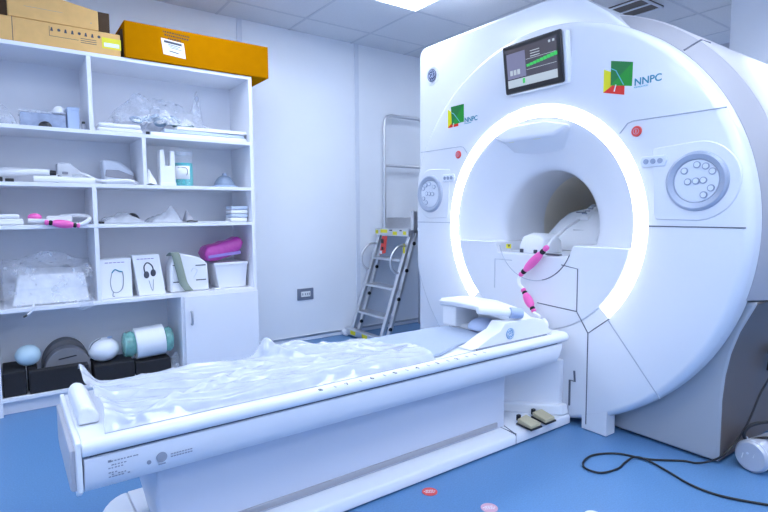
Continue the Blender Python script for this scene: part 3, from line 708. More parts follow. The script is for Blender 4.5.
def bagmesh(x0, x1, y0, y1, z0, h, seed, peaks=(), n=34):
    """a slumped plastic bag: two skins joined along the rim"""
    b = nb()
    def prof(u, v):
        e = (1-abs(2*u-1)**4)*(1-abs(2*v-1)**4)
        x = x0+(x1-x0)*u; y = y0+(y1-y0)*v
        q = Vector((x*9, y*9, seed))
        z = h*(.55*e+.30*e*abs(noise.noise(q))+.25*e*abs(noise.noise(q*2.7)))
        for px, py, ph, pw in peaks: z += ph*math.exp(-((u-px)/pw)**2-((v-py)/pw)**2)
        return x+.01*noise.noise(q*1.7), y+.01*noise.noise(q*1.3+Vector((3,1,1))), z0+.003+z
    sheet(b, prof, n, n)
    return b
# ---- row one, left bay
simple('plastic_bag', 'crinkled clear plastic bag at the far left of the top bay', 'bag', bagmesh(-2.38, -2.255, 3.53, 3.70, 1.593, .10, 3, [(.5,.5,.03,.3)], 24), 'clear', ang=180)
t = thing('storage_box', 'bluish see-through storage box with white cloth on top in the top left bay', 'box', (-2.14, 3.62, 1.593))
b = nb(); box(b, -2.245, -2.03, 3.54, 3.72, 1.594, 1.672); obj('tub', b, 'dusk', t, bevel=.006).data.materials[0] = film('tub_blue', (.40, .48, .66), .62, .12)
b = nb(); box(b, -2.25, -2.025, 3.535, 3.725, 1.672, 1.684); obj('lid', b, 'clear', t, bevel=.003)
b = nb(); ell(b, (-2.055, 3.60, 1.684), .035, .04, .045, zmin=0.); obj('wrapped_top', b, 'cloth', t)
b = nb(); ell(b, (-2.132, 3.508, 1.593), .033, .02, .03, zmin=0.); simple('rubber_dome', 'small black dome in front of the clear storage box', 'dome', b, 'black')
t = thing('pale_blue_box', 'upright pale blue box beside the upper bay divider', 'box', (-1.99, 3.58, 1.593))
obj('case', bx(-2.021, -1.962, 3.53, 3.62, 1.594, 1.715), 'paleblue', t, bevel=.003); obj('lid', bx(-2.022, -1.961, 3.529, 3.621, 1.700, 1.718), 'paleblue', t, bevel=.002)
t = thing('vial', 'tiny dark topped vial beside the pale blue box', 'vial', (-1.94, 3.53, 1.593))
b = nb(); cyl(b, (-1.943, 3.53, 1.594), (-1.943, 3.53, 1.628), .012, .012, 14); obj('glass', b, 'greybox', t); b = nb(); cyl(b, (-1.943, 3.53, 1.628), (-1.943, 3.53, 1.642), .010, .009, 14); obj('cap', b, 'black', t)
# ---- row one, right bay
t = thing('folded_pad', 'thick white folded pad at the front of the top right bay', 'pad', (-1.75, 3.56, 1.593))
obj('fold', bx(-1.872, -1.632, 3.50, 3.66, 1.594, 1.618), 'cloth', t, bevel=.01); obj('fold', bx(-1.868, -1.640, 3.50, 3.655, 1.6185, 1.645), 'cloth', t, bevel=.011)
simple('plastic_bag', 'large clear plastic bag of bunched tubing in the top right bay', 'bag', bagmesh(-1.80, -1.20, 3.56, 3.84, 1.670, .17, 11, [(.93,.5,.21,.055),(.6,.5,.06,.2),(.3,.5,.08,.15)], 44), 'bag', ang=180)
b = nb()
for k in range(6):
    cx = -1.62+.05*k; rr = .03+.02*random.random()
    tube(b, [(cx+rr*math.cos(t*PI/8), 3.72+.035*math.sin(t*PI/8), 1.712+.018*math.sin(t*PI/8+k)+.01*(k % 3)) for t in range(16)], .010, 6, closed=True)
simple('tubing', 'bundle of blue grey breathing tubes inside the large clear bag', 'tubing', b, 'tube_blue')
b = nb(); box(b, -1.42, -1.29, 3.60, 3.66, 1.6735, 1.692); simple('mask', 'dark green mask under the large clear bag', 'mask', b, mat('dark_green', (.03, .09, .10), .5), bevel=.012)
for k, (x0, x1, z, m, lb, tilt) in enumerate(((-1.585, -.965, 1.594, 'paper', 'lowest white packet of the flat stack under the clear bag', .0), (-1.50, -.975, 1.619, 'wrapblue', 'middle blue grey packet of the flat stack under the clear bag', .01), (-1.42, -.96, 1.644, 'paper', 'topmost white packet of the flat stack under the clear bag', -.01))):
    b = nb(); hexa(b, [(x0, 3.52+.01*k, z), (x1, 3.515+.01*k+tilt, z), (x1, 3.80, z), (x0, 3.80, z)], [(x0+.004, 3.522+.01*k, z+.022), (x1-.004, 3.519+.01*k+tilt, z+.022), (x1-.004, 3.80, z+.016), (x0+.004, 3.80, z+.016)])
    simple('flat_packet', lb, 'packet', b, m, 'flat packets in the top right bay', bevel=.003)
simple('black_plug', 'small black plug beside the white folded pad', 'plug', bx(-1.612, -1.59, 3.50, 3.515, 1.593, 1.612), 'black', bevel=.004)
# ---- row two, left bay: flexible coil sleeves
def sleeve(name, label, pts, r, cat='cable', m='white', ends=True, group=None):
    t = thing(name, label, cat, (sum(p[0] for p in pts)/len(pts), sum(p[1] for p in pts)/len(pts), min(p[2] for p in pts)-r), group)
    P = spline(pts, 7); b = nb(); tube(b, P, r, 10); obj('sleeve', b, m, t)
    if ends:
        d = (P[-1]-P[-2]).normalized(); b = nb(); cyl(b, P[-1]+d*.0, P[-1]+d*.03, r*.8, r*.7, 14); obj('connector', b, 'black', t)
    return t
z = 1.286
sleeve('coil_sleeve', 'thick white coil sleeve at back of the second left bay', [(-2.385, 3.66, z+.057), (-2.30, 3.66, z+.07), (-2.18, 3.65, z+.062), (-2.08, 3.65, z+.038)], .019)
sleeve('coil_sleeve', 'middle white coil sleeve crossing the second left bay', [(-2.385, 3.60, z+.045), (-2.28, 3.58, z+.054), (-2.18, 3.565, z+.060), (-2.12, 3.555, z+.058)], .019)
sleeve('coil_sleeve', 'front white coil sleeve lying low in the second left bay', [(-2.20, 3.53, z+.021), (-2.05, 3.53, z+.02), (-1.96, 3.53, z+.018), (-1.90, 3.535, z+.018)], .0175, ends=False)
sleeve('coil_lead', 'slim white lead looping past the white case in the second bay', [(-2.0, 3.64, z+.05), (-1.95, 3.60, z+.058), (-1.88, 3.55, z+.022), (-1.80, 3.53, z+.022), (-1.72, 3.53, z+.026), (-1.668, 3.55, z+.012), (-1.668, 3.62, z+.012)], .009, ends=False)
b = nb(); box(b, -2.395, -2.34, 3.50, 3.53, z, z+.025); box(b, -2.33, -2.29, 3.51, 3.53, z, z+.018); simple('coil_plug', 'black connector plug at the far left of the second left bay', 'plug', b, 'black', bevel=.004)
t = thing('white_case', 'white angled case standing behind the coil sleeves', 'case', (-2.03, 3.72, z))
b = nb(); prism(b, [(-2.075, z), (-2.075, z+.125), (-2.01, z+.13), (-1.95, z+.075), (-1.94, z)], 1, 3.68, 3.79); obj('case', b, 'white', t, bevel=.006); obj('latch', bx(-2.05, -2.02, 3.675, 3.681, z+.06, z+.075), 'greybox', t, bevel=.002)
t = thing('grey_holder', 'grey curved holder by the divider of the second bay', 'holder', (-1.75, 3.72, z))
b = nb(); prism(b, [(-1.83, z+.001), (-1.84, z+.16), (-1.74, z+.15), (-1.66, z+.09), (-1.645, z+.001)], 1, 3.66, 3.78); obj('body', b, 'joint', t, bevel=.02)
b = nb(); prism(b, [(-1.825, z+.055), (-1.82, z+.095), (-1.75, z+.095), (-1.66, z+.06), (-1.67, z+.035)], 1, 3.652, 3.661); obj('face', b, 'greybox', t, bevel=.004)
# ---- row two, right bay
simple('paper_bag', 'small white crumpled paper bag right of the second bay divider', 'bag', bagmesh(-1.612, -1.555, 3.52, 3.66, z, .075, 5, [(.3,.4,.05,.3)], 16), 'cloth', ang=180)
t = thing('u_holder', 'white two pronged holder beside the teal jar', 'holder', (-1.485, 3.56, z))
b = nb(); prism(b, [(-1.535, z+.001), (-1.532, z+.222), (-1.505, z+.226), (-1.500, z+.125), (-1.470, z+.125), (-1.468, z+.22), (-1.442, z+.22), (-1.440, z+.001)], 1, 3.53, 3.60); obj('body', b, 'white', t, bevel=.006); obj('base_lip', bx(-1.536, -1.439, 3.524, 3.53, z+.001, z+.02), 'white', t, bevel=.002)
t = thing('jar', 'clear jar of teal beads with a white label on the second shelf', 'jar', (-1.373, 3.59, z))
b = nb(); cyl(b, (-1.373, 3.59, z+.001), (-1.373, 3.59, z+.150), .056, .056, 32); obj('contents', b, 'tealgel', t)
b = nb(); lathe(b, [(0.001, .058), (.205, .058), (.212, .052)], (-1.373, 3.59, z), (0, 0, 1), 32, caps=False); obj('glass', b, 'glass', t)
b = nb(); cyl(b, (-1.373, 3.59, z+.205), (-1.373, 3.59, z+.228), .056, .053, 32); obj('lid', b, 'clear', t)
b = nb(); R = []
sheet(b, lambda u, v: (-1.373+.0592*math.sin(-1.35+1.75*u), 3.59-.0592*math.cos(-1.35+1.75*u), z+.045+.085*v), 14, 1); obj('label', b, 'paper', t, solid=.0006)
b = nb(); P = [(-1.373+.0600*math.sin(a), 3.59-.0600*math.cos(a), z+zz) for a, zz in ((-.9, .118), (-.3, .120), (.05, .112), (.12, .09), (.02, .07))]; tube(b, spline(P, 4), .002, 5); obj('label_mark', b, 'ink', t)
t = thing('face_mask', 'grey blue domed breathing mask on the second shelf right end', 'mask', (-1.08, 3.66, z))
b = nb(); ell(b, (-1.08, 3.66, z+.002), .072, .07, .085, zmin=0.); obj('dome', b, 'dusk', t); b = nb(); lathe(b, [(0.001, .085), (.010, .088), (.018, .075)], (-1.08, 3.66, z), (0, 0, 1), 32); obj('rim', b, 'paleblue', t); b = nb(); cyl(b, (-1.08, 3.66, z+.08), (-1.08, 3.66, z+.10), .016, .014, 16); obj('port', b, 'paleblue', t)
# ---- row three, left bay
z = 1.051
t = thing('coil_box', 'flat white coil box at the left of the third shelf', 'coil', (-2.31, 3.57, z))
obj('body', bx(-2.395, -2.258, 3.52, 3.63, z+.001, z+.034), 'white', t, bevel=.008); obj('lid', bx(-2.375, -2.275, 3.53, 3.62, z+.034, z+.060), 'white', t, bevel=.012)
t = thing('balun_cable', 'white looped cable with pink baluns hanging over the third shelf edge', 'cable', (-2.08, 3.52, z))
b = nb(); P = [(-2.235, 3.53, z+.024), (-2.19, 3.51, z+.022), (-2.15, 3.475, z+.020), (-2.10, 3.463, z+.008), (-2.03, 3.46, z+.0), (-1.985, 3.46, z+.0), (-1.945, 3.485, z+.026), (-1.945, 3.56, z+.044), (-2.0, 3.60, z+.050), (-2.08, 3.60, z+.045)]
tube(b, spline(P, 6), .012, 10); obj('cable', b, 'cable_w', t)
balun((-2.165, 3.458, z+.014), (-1.995, 3.454, z-.008), t)
b = nb(); ell(b, (-2.205, 3.545, z+.042), .034, .03, .022); obj('balun', b, 'pink', t)
b = nb(); box(b, -2.15, -2.02, 3.56, 3.64, z+.001, z+.050); obj('housing', b, 'white', t, bevel=.012)
b = nb(); tube(b, spline([(-1.995, 3.53, z+.008), (-1.96, 3.54, z+.008), (-1.925, 3.52, z+.008)], 5), .006, 8); simple('thin_lead', 'thin grey lead beside the looped balun cable', 'cable', b, 'greybox')
# ---- row three, right bay
simple('plastic_bag', 'flat clear plastic bag at the left of the third right bay', 'bag', bagmesh(-1.87, -1.63, 3.51, 3.75, z, .055, 21, [(.55,.5,.03,.2)], 28), 'poly', ang=180)
simple('plastic_bag', 'clear plastic bag with a raised crease in the third right bay', 'bag', bagmesh(-1.60, -1.40, 3.52, 3.76, z, .06, 27, [(.75,.4,.06,.18)], 26), 'poly', ang=180)
b = nb(); ell(b, (-1.66, 3.78, z+.001), .05, .03, .062, zmin=0.); simple('rubber_dome', 'small black dome behind the flat clear plastic bag', 'dome', b, 'black')
simple('grey_pouch', 'grey folded pouch between bags and sheets in the third right bay', 'pouch', bagmesh(-1.385, -1.335, 3.53, 3.66, z, .07, 31, [(.3,.5,.03,.3)], 18), 'greybox', ang=180)
b = nb(); tube(b, spline([(-1.385, 3.518, z+.007), (-1.36, 3.512, z+.012), (-1.335, 3.518, z+.007), (-1.315, 3.52, z+.007)], 5), .005, 6); simple('short_cord', 'short dark cord in front of the grey pouch', 'cord', b, 'black')
simple('paper_sheet', 'loose white paper sheet lying on the third shelf', 'paper', bx(-1.325, -1.115, 3.50, 3.74, z+.0005, z+.004), 'paper', smooth=False)
simple('black_plug', 'small black plug at the left end of the third right bay', 'plug', bx(-1.893, -1.865, 3.493, 3.505, z+.0005, z+.014), 'black', bevel=.003)
for k in range(4):
    b = nb(); o = random.uniform(-.006, .006)
    box(b, -1.085+o, -.965+o, 3.53, 3.64, z+.001+k*.027, z+.026+k*.027)
    t = tag(obj('wrapped_pack', b, ('paper', 'wrapblue', 'paper', 'wrapblue')[k], bevel=.008), ('lowest white', 'second blue grey', 'third white', 'topmost blue grey')[k]+' wrapped pack of the small stack on the third shelf', 'pack', 'wrapped packs on the third shelf')
# ---- row four, left bay: foam block in a bag
z = .595
t = thing('foam_block', 'white foam block inside a clear bag on the fourth shelf', 'foam', (-2.14, 3.64, z))
b = nb(); hexa(b, [(-2.335, 3.53, z+.004), (-1.955, 3.53, z+.004), (-1.96, 3.76, z+.004), (-2.33, 3.76, z+.004)], [(-2.295, 3.56, z+.175), (-1.975, 3.56, z+.165), (-1.975, 3.74, z+.19), (-2.295, 3.74, z+.20)]); obj('block', b, 'paper', t, bevel=.008)
b = nb(); box(b, -2.30, -1.97, 3.545, 3.552, z+.09, z+.094); obj('fold_line', b, 'joint', t)
def fb(u, v):
    # bag skin wrapped over the block, front hem to gathered top
    x = -2.37+.435*u; q = Vector((x*8, v*5, 2.2)); k = noise.noise(q)*.016+noise.noise(q*2.3)*.008
    path = [(3.487, z+.003), (3.505, z+.06), (3.52, z+.14), (3.545, z+.215), (3.60, z+.235+.06*math.sin(u*3.1)**2), (3.68, z+.25), (3.80, z+.19)]
    s = v*(len(path)-1); i = min(int(s), len(path)-2); f_ = s-i
    return (x+k*.5, path[i][0]*(1-f_)+path[i+1][0]*f_+k*.7-(.0 if v > .1 else .0), path[i][1]*(1-f_)+path[i+1][1]*f_+(k if v > .05 else 0))
b = nb(); sheet(b, fb, 40, 36)
simple('plastic_bag', 'big clear plastic bag wrapped round the white foam block', 'bag', b, 'bag', ang=180)
b = nb(); sheet(b, lambda u, v: (-2.02+.075*u+.01*noise.noise(Vector((u*4, v*4, 1))), 3.478-.004*v+.006*noise.noise(Vector((u*5, v*3, 4))), z+.02-.065*v*(1-.5*abs(u-.4))), 8, 8)
simple('bag_corner', 'corner of clear film hanging off the fourth shelf edge', 'film', b, 'bag', ang=180)
t = thing('hanging_lead', 'short white lead with black tip hanging below the fourth shelf', 'cable', (-2.27, 3.475, z-.06))
b = nb(); tube(b, spline([(-2.235, 3.52, z+.008), (-2.24, 3.474, z+.006), (-2.25, 3.470, z-.02), (-2.27, 3.472, z-.04)], 5), .006, 8); obj('lead', b, 'cable_w', t)
b = nb(); cyl(b, (-2.268, 3.472, z-.038), (-2.288, 3.472, z-.049), .006, .005, 10); obj('tip', b, 'black', t)
# ---- row four, right bay
def printed_box(name, label, x0, x1, zt, lean, pic):
    t = thing(name, label, 'box', ((x0+x1)/2, 3.60, z))
    fx = [(x0, 3.545, z+.001), (x1, 3.545, z+.001)]; sh = -lean
    b = nb(); hexa(b, [(x0, 3.545, z+.001), (x1, 3.545, z+.001), (x1, 3.64, z+.001), (x0, 3.64, z+.001)], [(x0+sh, 3.575, zt), (x1+sh, 3.575, zt), (x1+sh, 3.67, zt), (x0+sh, 3.67, zt)])
    obj('carton', b, 'paper', t, bevel=.002)
    n = Vector((0, -(zt-z), -.03)).normalized()
    def at(u, v, o=.001):
        return Vector((x0+(x1-x0)*u+sh*v, 3.545+.03*v, z+(zt-z)*v))+Vector((0, -1, .14)).normalized()*o
    for nm, mm, P, r in pic:
        b = nb()
        if nm.startswith('pad'):
            c = at(*P); ell(b, c, .016, .004, .024)
        else: tube(b, spline([at(*p) for p in P], 5), r, 6)
        obj(nm.split('/')[-1], b, mm, t)
    b = nb()
    for k in range(5): tube(b, [at(.15+.13*k, .90), at(.15+.13*k+.10, .90)], .0022, 5)
    obj('title_print', b, 'purple', t)
printed_box('stethoscope_box', 'white box printed with a stethoscope on the fourth shelf', -1.893, -1.720, .835, -.004,
    [('printed_tube', 'inkg', [(.36, .64), (.30, .40), (.36, .18), (.52, .14), (.68, .25), (.72, .50), (.70, .66)], .0028), ('printed_tip', 'teal', [(.36, .64), (.46, .72), (.58, .68), (.70, .66)], .004), ('printed_end', 'inkg', [(.38, .16), (.36, .06), (.42, .05)], .003)])
printed_box('headphone_box', 'white box printed with black headphones leaning on the fourth shelf', -1.682, -1.523, .850, .028,
    [('printed_band', 'ink', [(.36, .52), (.36, .70), (.50, .80), (.66, .72), (.68, .56)], .0042), ('pad/printed_cup', 'ink', (.40, .50), 0), ('pad/printed_cup', 'ink', (.66, .54), 0), ('printed_lead', 'inkg', [(.45, .36), (.52, .10), (.62, .38)], .0018)])
t = thing('rounded_case', 'white rounded case with a green strap over it', 'case', (-1.37, 3.62, z))
b = nb(); prism(b, [(-1.492, z+.001), (-1.490, z+.17), (-1.465, z+.235), (-1.41, z+.252), (-1.30, z+.222), (-1.25, z+.18), (-1.243, z+.001)], 1, 3.55, 3.68); obj('shell', b, 'white', t, bevel=.012)
b = nb()
for a in ((-1.33, -1.265, z+.168), (-1.33, -1.265, z+.070), (-1.475, -1.435, z+.065), (-1.475, -1.445, z+.175)): obj('slot', bx(a[0], a[1], 3.547, 3.551, a[2], a[2]+.006), 'ink', t)
b = nb(); P = [(-1.475, z+.240, 3.60), (-1.465, z+.262, 3.56), (-1.455, z+.245, 3.542), (-1.435, z+.15, 3.536), (-1.415, z+.06, 3.530), (-1.385, z+.01, 3.515)]
L = [[b.verts.new((p[0]+s*.026, p[2], p[1])) for s in (-1, 1)] for p in [Vector(q) for q in spline(P, 4)]]
for i in range(len(L)-1): b.faces.new((L[i][0], L[i][1], L[i+1][1], L[i+1][0]))
obj('strap', b, 'strap', t, solid=.004)
b = nb(); tube(b, spline([(-1.36, 3.546, z+.13), (-1.345, 3.546, z+.155), (-1.32, 3.546, z+.14), (-1.335, 3.546, z+.105), (-1.345, 3.546, z+.09)], 4), .002, 5); obj('embossed_mark', b, 'joint', t)
t = thing('white_bin', 'open white plastic bin holding the magenta packet', 'bin', (-1.08, 3.64, z))
b = nb(); hexa(b, [(-1.175, 3.56, z+.001), (-.985, 3.56, z+.001), (-.985, 3.72, z+.001), (-1.175, 3.72, z+.001)], [(-1.205, 3.54, z+.165), (-.975, 3.54, z+.175), (-.975, 3.74, z+.175), (-1.205, 3.74, z+.165)]); obj('bin', b, 'white', t, bevel=.005)
obj('rim', bx(-1.208, -.972, 3.536, 3.744, z+.160, z+.178), 'white', t, bevel=.004)
t = thing('wipes_packet', 'magenta plastic packet lying on top of the white bin', 'packet', (-1.12, 3.62, z+.18))
b = nb(); N = 22
def pk(sign):
    def g(u, v):
        e = (1-abs(2*u-1)**5)*(1-abs(2*v-1)**5); q = Vector((u*5, v*4, 9+sign)); x = -1.265+.265*u
        return (x, 3.545+.17*v, z+.247+.035*u*u*2-.006+sign*(.058*e**.4)+.008*noise.noise(q)*e)
    return g
sheet(b, pk(1), N, N); sheet(b, pk(-1), N, N); bmesh.ops.remove_doubles(b, verts=b.verts, dist=.0008)
obj('wrapper', b, 'magenta', t, ang=180)
b = nb(); hexa(b, [(-1.245, 3.54, z+.212), (-1.02, 3.54, z+.235), (-1.02, 3.545, z+.232), (-1.245, 3.545, z+.21)], [(-1.245, 3.546, z+.23), (-1.02, 3.546, z+.255), (-1.02, 3.55, z+.255), (-1.245, 3.55, z+.23)]); obj('printed_band', b, 'purple', t, bevel=.002)
simple('folded_paper', 'small folded white paper between the rounded case and bin', 'paper', bx(-1.225, -1.178, 3.50, 3.53, z+.0005, z+.012), 'paper', bevel=.003)
b = nb(); box(b, -1.51, -1.40, 3.490, 3.508, z+.0005, z+.005); simple('folded_paper', 'flat strip of paper at the shelf edge before the rounded case', 'paper', b, 'paper', smooth=False)
# ---- bottom bay
z = .1025
simple('foam_block', 'black foam tray at the left end of the bottom bay', 'foam', bx(-2.398, -2.290, 3.50, 3.78, z, z+.135), 'foam', bevel=.006)
simple('foam_block', 'long low black foam block in front of the grey half drum', 'foam', bx(-2.278, -1.985, 3.49, 3.56, z, z+.125), 'foam', bevel=.005)
simple('foam_block', 'black foam block under the white ball', 'foam', bx(-1.955, -1.735, 3.50, 3.72, z, z+.100), 'foam', bevel=.006)
b = nb(); ell(b, (-2.275, 3.58, .102+.2055), .064, .062, .060); 
bl = simple('phantom_ball', 'pale blue ball at the left end of the bottom bay', 'ball', b, 'ballblue')
b = nb(); box(b, -2.284, -2.235, 3.565, 3.63, z, z+.145); simple('foam_stand', 'black foam stand beneath the pale blue ball', 'foam', b, 'foam', bevel=.006)
t = thing('half_drum', 'dark grey foam half drum with a slot in the bottom bay', 'foam', (-2.09, 3.68, z))
def halfdisc(cx, cz, r, h, n=22): return [(cx-r, z+.001)] + [(cx-r*math.cos(PI*k/n), cz+h*math.sin(PI*k/n)) for k in range(n+1)] + [(cx+r, z+.001)]
b = nb(); prism(b, halfdisc(-2.084, z+.095, .125, .155), 1, 3.665, 3.76); obj('rear_arch', b, 'greyfoam', t, bevel=.004)
b = nb(); prism(b, halfdisc(-2.082, z+.095, .118, .125), 1, 3.565, 3.660); fd = obj('front_arch', b, 'greyfoam2', t, bevel=.004)
b = nb(); prism(b, [(-2.13, z+.155), (-2.128, z+.161), (-2.04, z+.172), (-2.035, z+.166)], 1, 3.562, 3.567); obj('slot', b, 'foam', fd)
t = thing('phantom_ball', 'white ball marked with a dark stripe on a black foam block', 'ball', (-1.888, 3.60, z+.101))
b = nb(); ell(b, (-1.888, 3.60, z+.174), .088, .082, .073); obj('ball', b, 'white', t)
b = nb(); P = [(-1.888+.0885*math.cos(a)*c, 3.60-.083*s_, z+.174+.0735*math.sin(a)*c) for a, c, s_ in ((2.9, .93, .36), (2.5, .95, .31), (2.1, .97, .24), (1.75, .985, .17))]; tube(b, spline(P, 4), .003, 6); obj('stripe', b, 'ink', t)
b = nb(); ell(b, (-1.853, 3.59, z+.246), .015, .012, .006); obj('plug', b, 'paleblue', t)
simple('foam_block', 'black foam block under the white roll', 'foam', bx(-1.728, -1.520, 3.50, 3.62, z, z+.085), 'foam', bevel=.005)
t = thing('phantom_roll', 'white cylinder with green glass ends on a black foam block', 'phantom', (-1.62, 3.58, z+.11))
rc = z+.188
b = nb(); cyl(b, (-1.715, 3.585, rc-.004), (-1.545, 3.585, rc+.006), .098, .098, 48); obj('sleeve', b, 'paper', t)
for x0, x1 in ((-1.785, -1.716), (-1.544, -1.492)):
    b = nb(); lathe(b, [(0, .055), (.008, .075), ((x1-x0)*.7, .082), (x1-x0, .07)], (x0, 3.585, rc), (1, 0, 0), 32); obj('glass_end', b, 'grn', t)
b = nb(); cyl(b, (-1.478, 3.56, z+.001), (-1.478, 3.56, z+.075), .026, .022, 18); cyl(b, (-1.478, 3.56, z+.075), (-1.478, 3.56, z+.095), .012, .012, 12)
simple('clear_bottle', 'small clear bottle between the white roll and the cupboard', 'bottle', b, 'clear')

# ------------------------------------------------------------------ ladder
L = thing('step_ladder', 'aluminium platform ladder with yellow stickers standing by the left wall', 'ladder', (.5, 3.78, 0))
yn, yf = 3.55, 3.995
def sx(zz): return .165+.33*zz/.92
for y in (yn, yf):
    for o in (0, .075):
        b = nb()
        d = .013
        hexa(b, [(sx(0)+o-.012, y-.02, .012), (sx(0)+o+.016, y-.02, .012), (sx(0)+o+.016, y+.02, .012), (sx(0)+o-.012, y+.02, .012)], [(sx(.93)+o*.75-.012, y-.02, .93), (sx(.93)+o*.75+.016, y-.02, .93), (sx(.93)+o*.75+.016, y+.02, .93), (sx(.93)+o*.75-.012, y+.02, .93)])
        obj('side_rail', b, 'alu', L, bevel=.003)
    b = nb(); box(b, .965, 1.0, y-.018, y+.018, .0, .93); obj('rear_leg', b, 'alu', L, bevel=.003)
    for zz in (.12, .37, .61, .84):
        b = nb(); cyl(b, (sx(zz)+.05, y-.024, zz), (sx(zz)+.05, y-.034, zz), .017, .015, 14); obj('rail_knob', b, 'black', L)
    b = nb(); P = [(sx(.82)-.01, y-.0, .825), (sx(.8)-.09, y-.0, .815), (sx(.72)-.13, y, .74), (sx(.65)-.11, y, .65), (sx(.60)-.05, y, .60), (sx(.58)+.0, y, .59)]; tube(b, spline(P, 6), .011, 10); obj('grab_handle', b, 'alu', L)
for zz in (.225, .465, .705):
    b = nb(); box(b, sx(zz)-.03, sx(zz)+.10, yn+.02, yf-.02, zz-.022, zz); obj('step', b, 'alu', L, bevel=.004)
bs = obj('base_bar', bx(.105, .165, yn-.02, yf+.02, .02, .075), 'alu', L, bevel=.005)
pf = obj('platform', bx(sx(.93)-.03, 1.0, yn-.02, yf+.02, .93, .955), 'alu', L, bevel=.003)
obj('platform_edge', bx(sx(.93)-.042, sx(.93)-.028, yn-.025, yf+.025, .900, .965), 'alu', pf, bevel=.003)
b = nb(); box(b, sx(.93)+.06, 1.0, yf+.008, yf+.016, .955, 1.06); box(b, .99, 1.0, yn, yf, .955, 1.06); obj('toe_board', b, 'alu', L, bevel=.002)
b = nb(); P = [(.545, yf, .95), (.545, yf, 1.9), (.552, yf, 1.955), (.575, yf, 1.99), (.625, yf, 2.005), (.95, yf, 2.005), (1.0, yf, 1.985), (1.02, yf, 1.93), (1.02, yf, .95)]
tube(b, [Vector(p) for p in P], .016, 12); obj('handrail', b, 'alu', L)
b = nb(); tube(b, [(.545, yf, 1.545), (1.02, yf, 1.545)], .014, 10); obj('mid_rail', b, 'alu', L)
b = nb(); box(b, .515, .56, yn-.02, yn+.02, .93, 1.12); obj('post', b, 'alu', L, bevel=.003)
for a in ((yf-.02, yf+.02, .915, .948), (yf-.16, yf-.06, .925, .955), (yn+.14, yn+.20, .91, .94), (yn+.01, yn+.05, .915, .945)):
    b = nb(); box(b, sx(.93)-.0445, sx(.93)-.0415, *a); obj('yellow_label', b, 'yellow', pf, smooth=False)
b = nb(); box(b, sx(.93)-.0445, sx(.93)-.0415, yn+.07, yn+.10, .945, .955); box(b, sx(.93)-.0445, sx(.93)-.0415, yn+.21, yn+.25, .945, .955); obj('black_label', b, 'black', pf, smooth=False)
for a in ((yn+.10, yn+.18), (yf-.16, yf-.08)):
    b = nb(); box(b, .1035, .1065, *a, .03, .065); obj('yellow_label', b, 'yellow', bs, smooth=False)
b = nb(); box(b, sx(.76)-.014, sx(.76)-.0115, yn-.012, yn+.012, .72, .84); obj('yellow_label', b, 'yellow', L, smooth=False)
b = nb(); cyl(b, (.11, yf+.03, .032), (.11, yf-.01, .032), .032, .032, 20); obj('caster', b, 'white', L, bevel=.004)
t = thing('safety_leaflet', 'red and black leaflet hanging under the ladder platform', 'leaflet', (.46, 3.9, .73))
b = nb(); hexa(b, [(.415, 3.90, .725), (.425, 3.82, .745), (.4265, 3.82, .745), (.4165, 3.90, .725)], [(.455, 3.91, .895), (.46, 3.84, .895), (.4615, 3.84, .895), (.4565, 3.91, .895)]); obj('sheet', b, 'red', t)
b = nb(); box(b, .4290, .4305, 3.855, 3.895, .83, .87); box(b, .416, .4175, 3.84, 3.87, .77, .80); obj('printed_block', b, 'black', t); b = nb(); box(b, .408, .4095, 3.85, 3.885, .735, .765); obj('white_block', b, 'paper', t)

# ------------------------------------------------------------------ wall socket
t = thing('wall_socket', 'grey steel double socket on the left wall panel', 'socket', (-.26, YW-.01, .36))
obj('plate', bx(-.337, -.183, YW-.012, YW-.001, .358, .458), 'sock', t, bevel=.004)
obj('insert', bx(-.305, -.215, YW-.016, YW-.011, .385, .432), 'paper', t, bevel=.003)
b = nb()
for x in (-.29, -.265, -.245, -.228): box(b, x-.004, x+.004, YW-.018, YW-.0155, .40, .418)
obj('pin_slot', b, 'inkg', t)

# ------------------------------------------------------------------ floor things
def sticker(x, y, r, m, label, a, fade=False):
    t = thing('floor_sticker', label, 'sticker', (x, y, 0), 'round floor stickers')
    b = nb(); cyl(b, (x, y, .0002), (x, y, .0012), r, r, 32); obj('disc', b, m, t, smooth=False)
    b = nb(); u = Vector((math.cos(a), math.sin(a), 0)); v = Vector((-math.sin(a), math.cos(a), 0))
    for k, w in ((.30, .5), (.05, .8), (-.25, .6)):
        o = Vector((x, y, .0011))+v*k*r
        n = 5
        for i in range(n):
            c = o+u*r*w*(2*(i+.1)/n-1); e = o+u*r*w*(2*(i+.8)/n-1)
            quad(b, [c-v*.06*r, e-v*.06*r, e+v*.06*r, c+v*.06*r], .0006, (0, 0, 1))
    obj('printed_text', b, 'paper', t, smooth=False)
sticker(-1.030, 1.525, .031, 'red', 'round red sticker on the blue floor in front of the table', -.55)
sticker(-.925, 1.305, .032, 'pinksticker', 'faded pink round sticker on the blue floor nearer the camera', -.55)
sticker(-.655, 1.045, .032, 'paper', 'pale round sticker at the bottom edge of the blue floor', -.55)
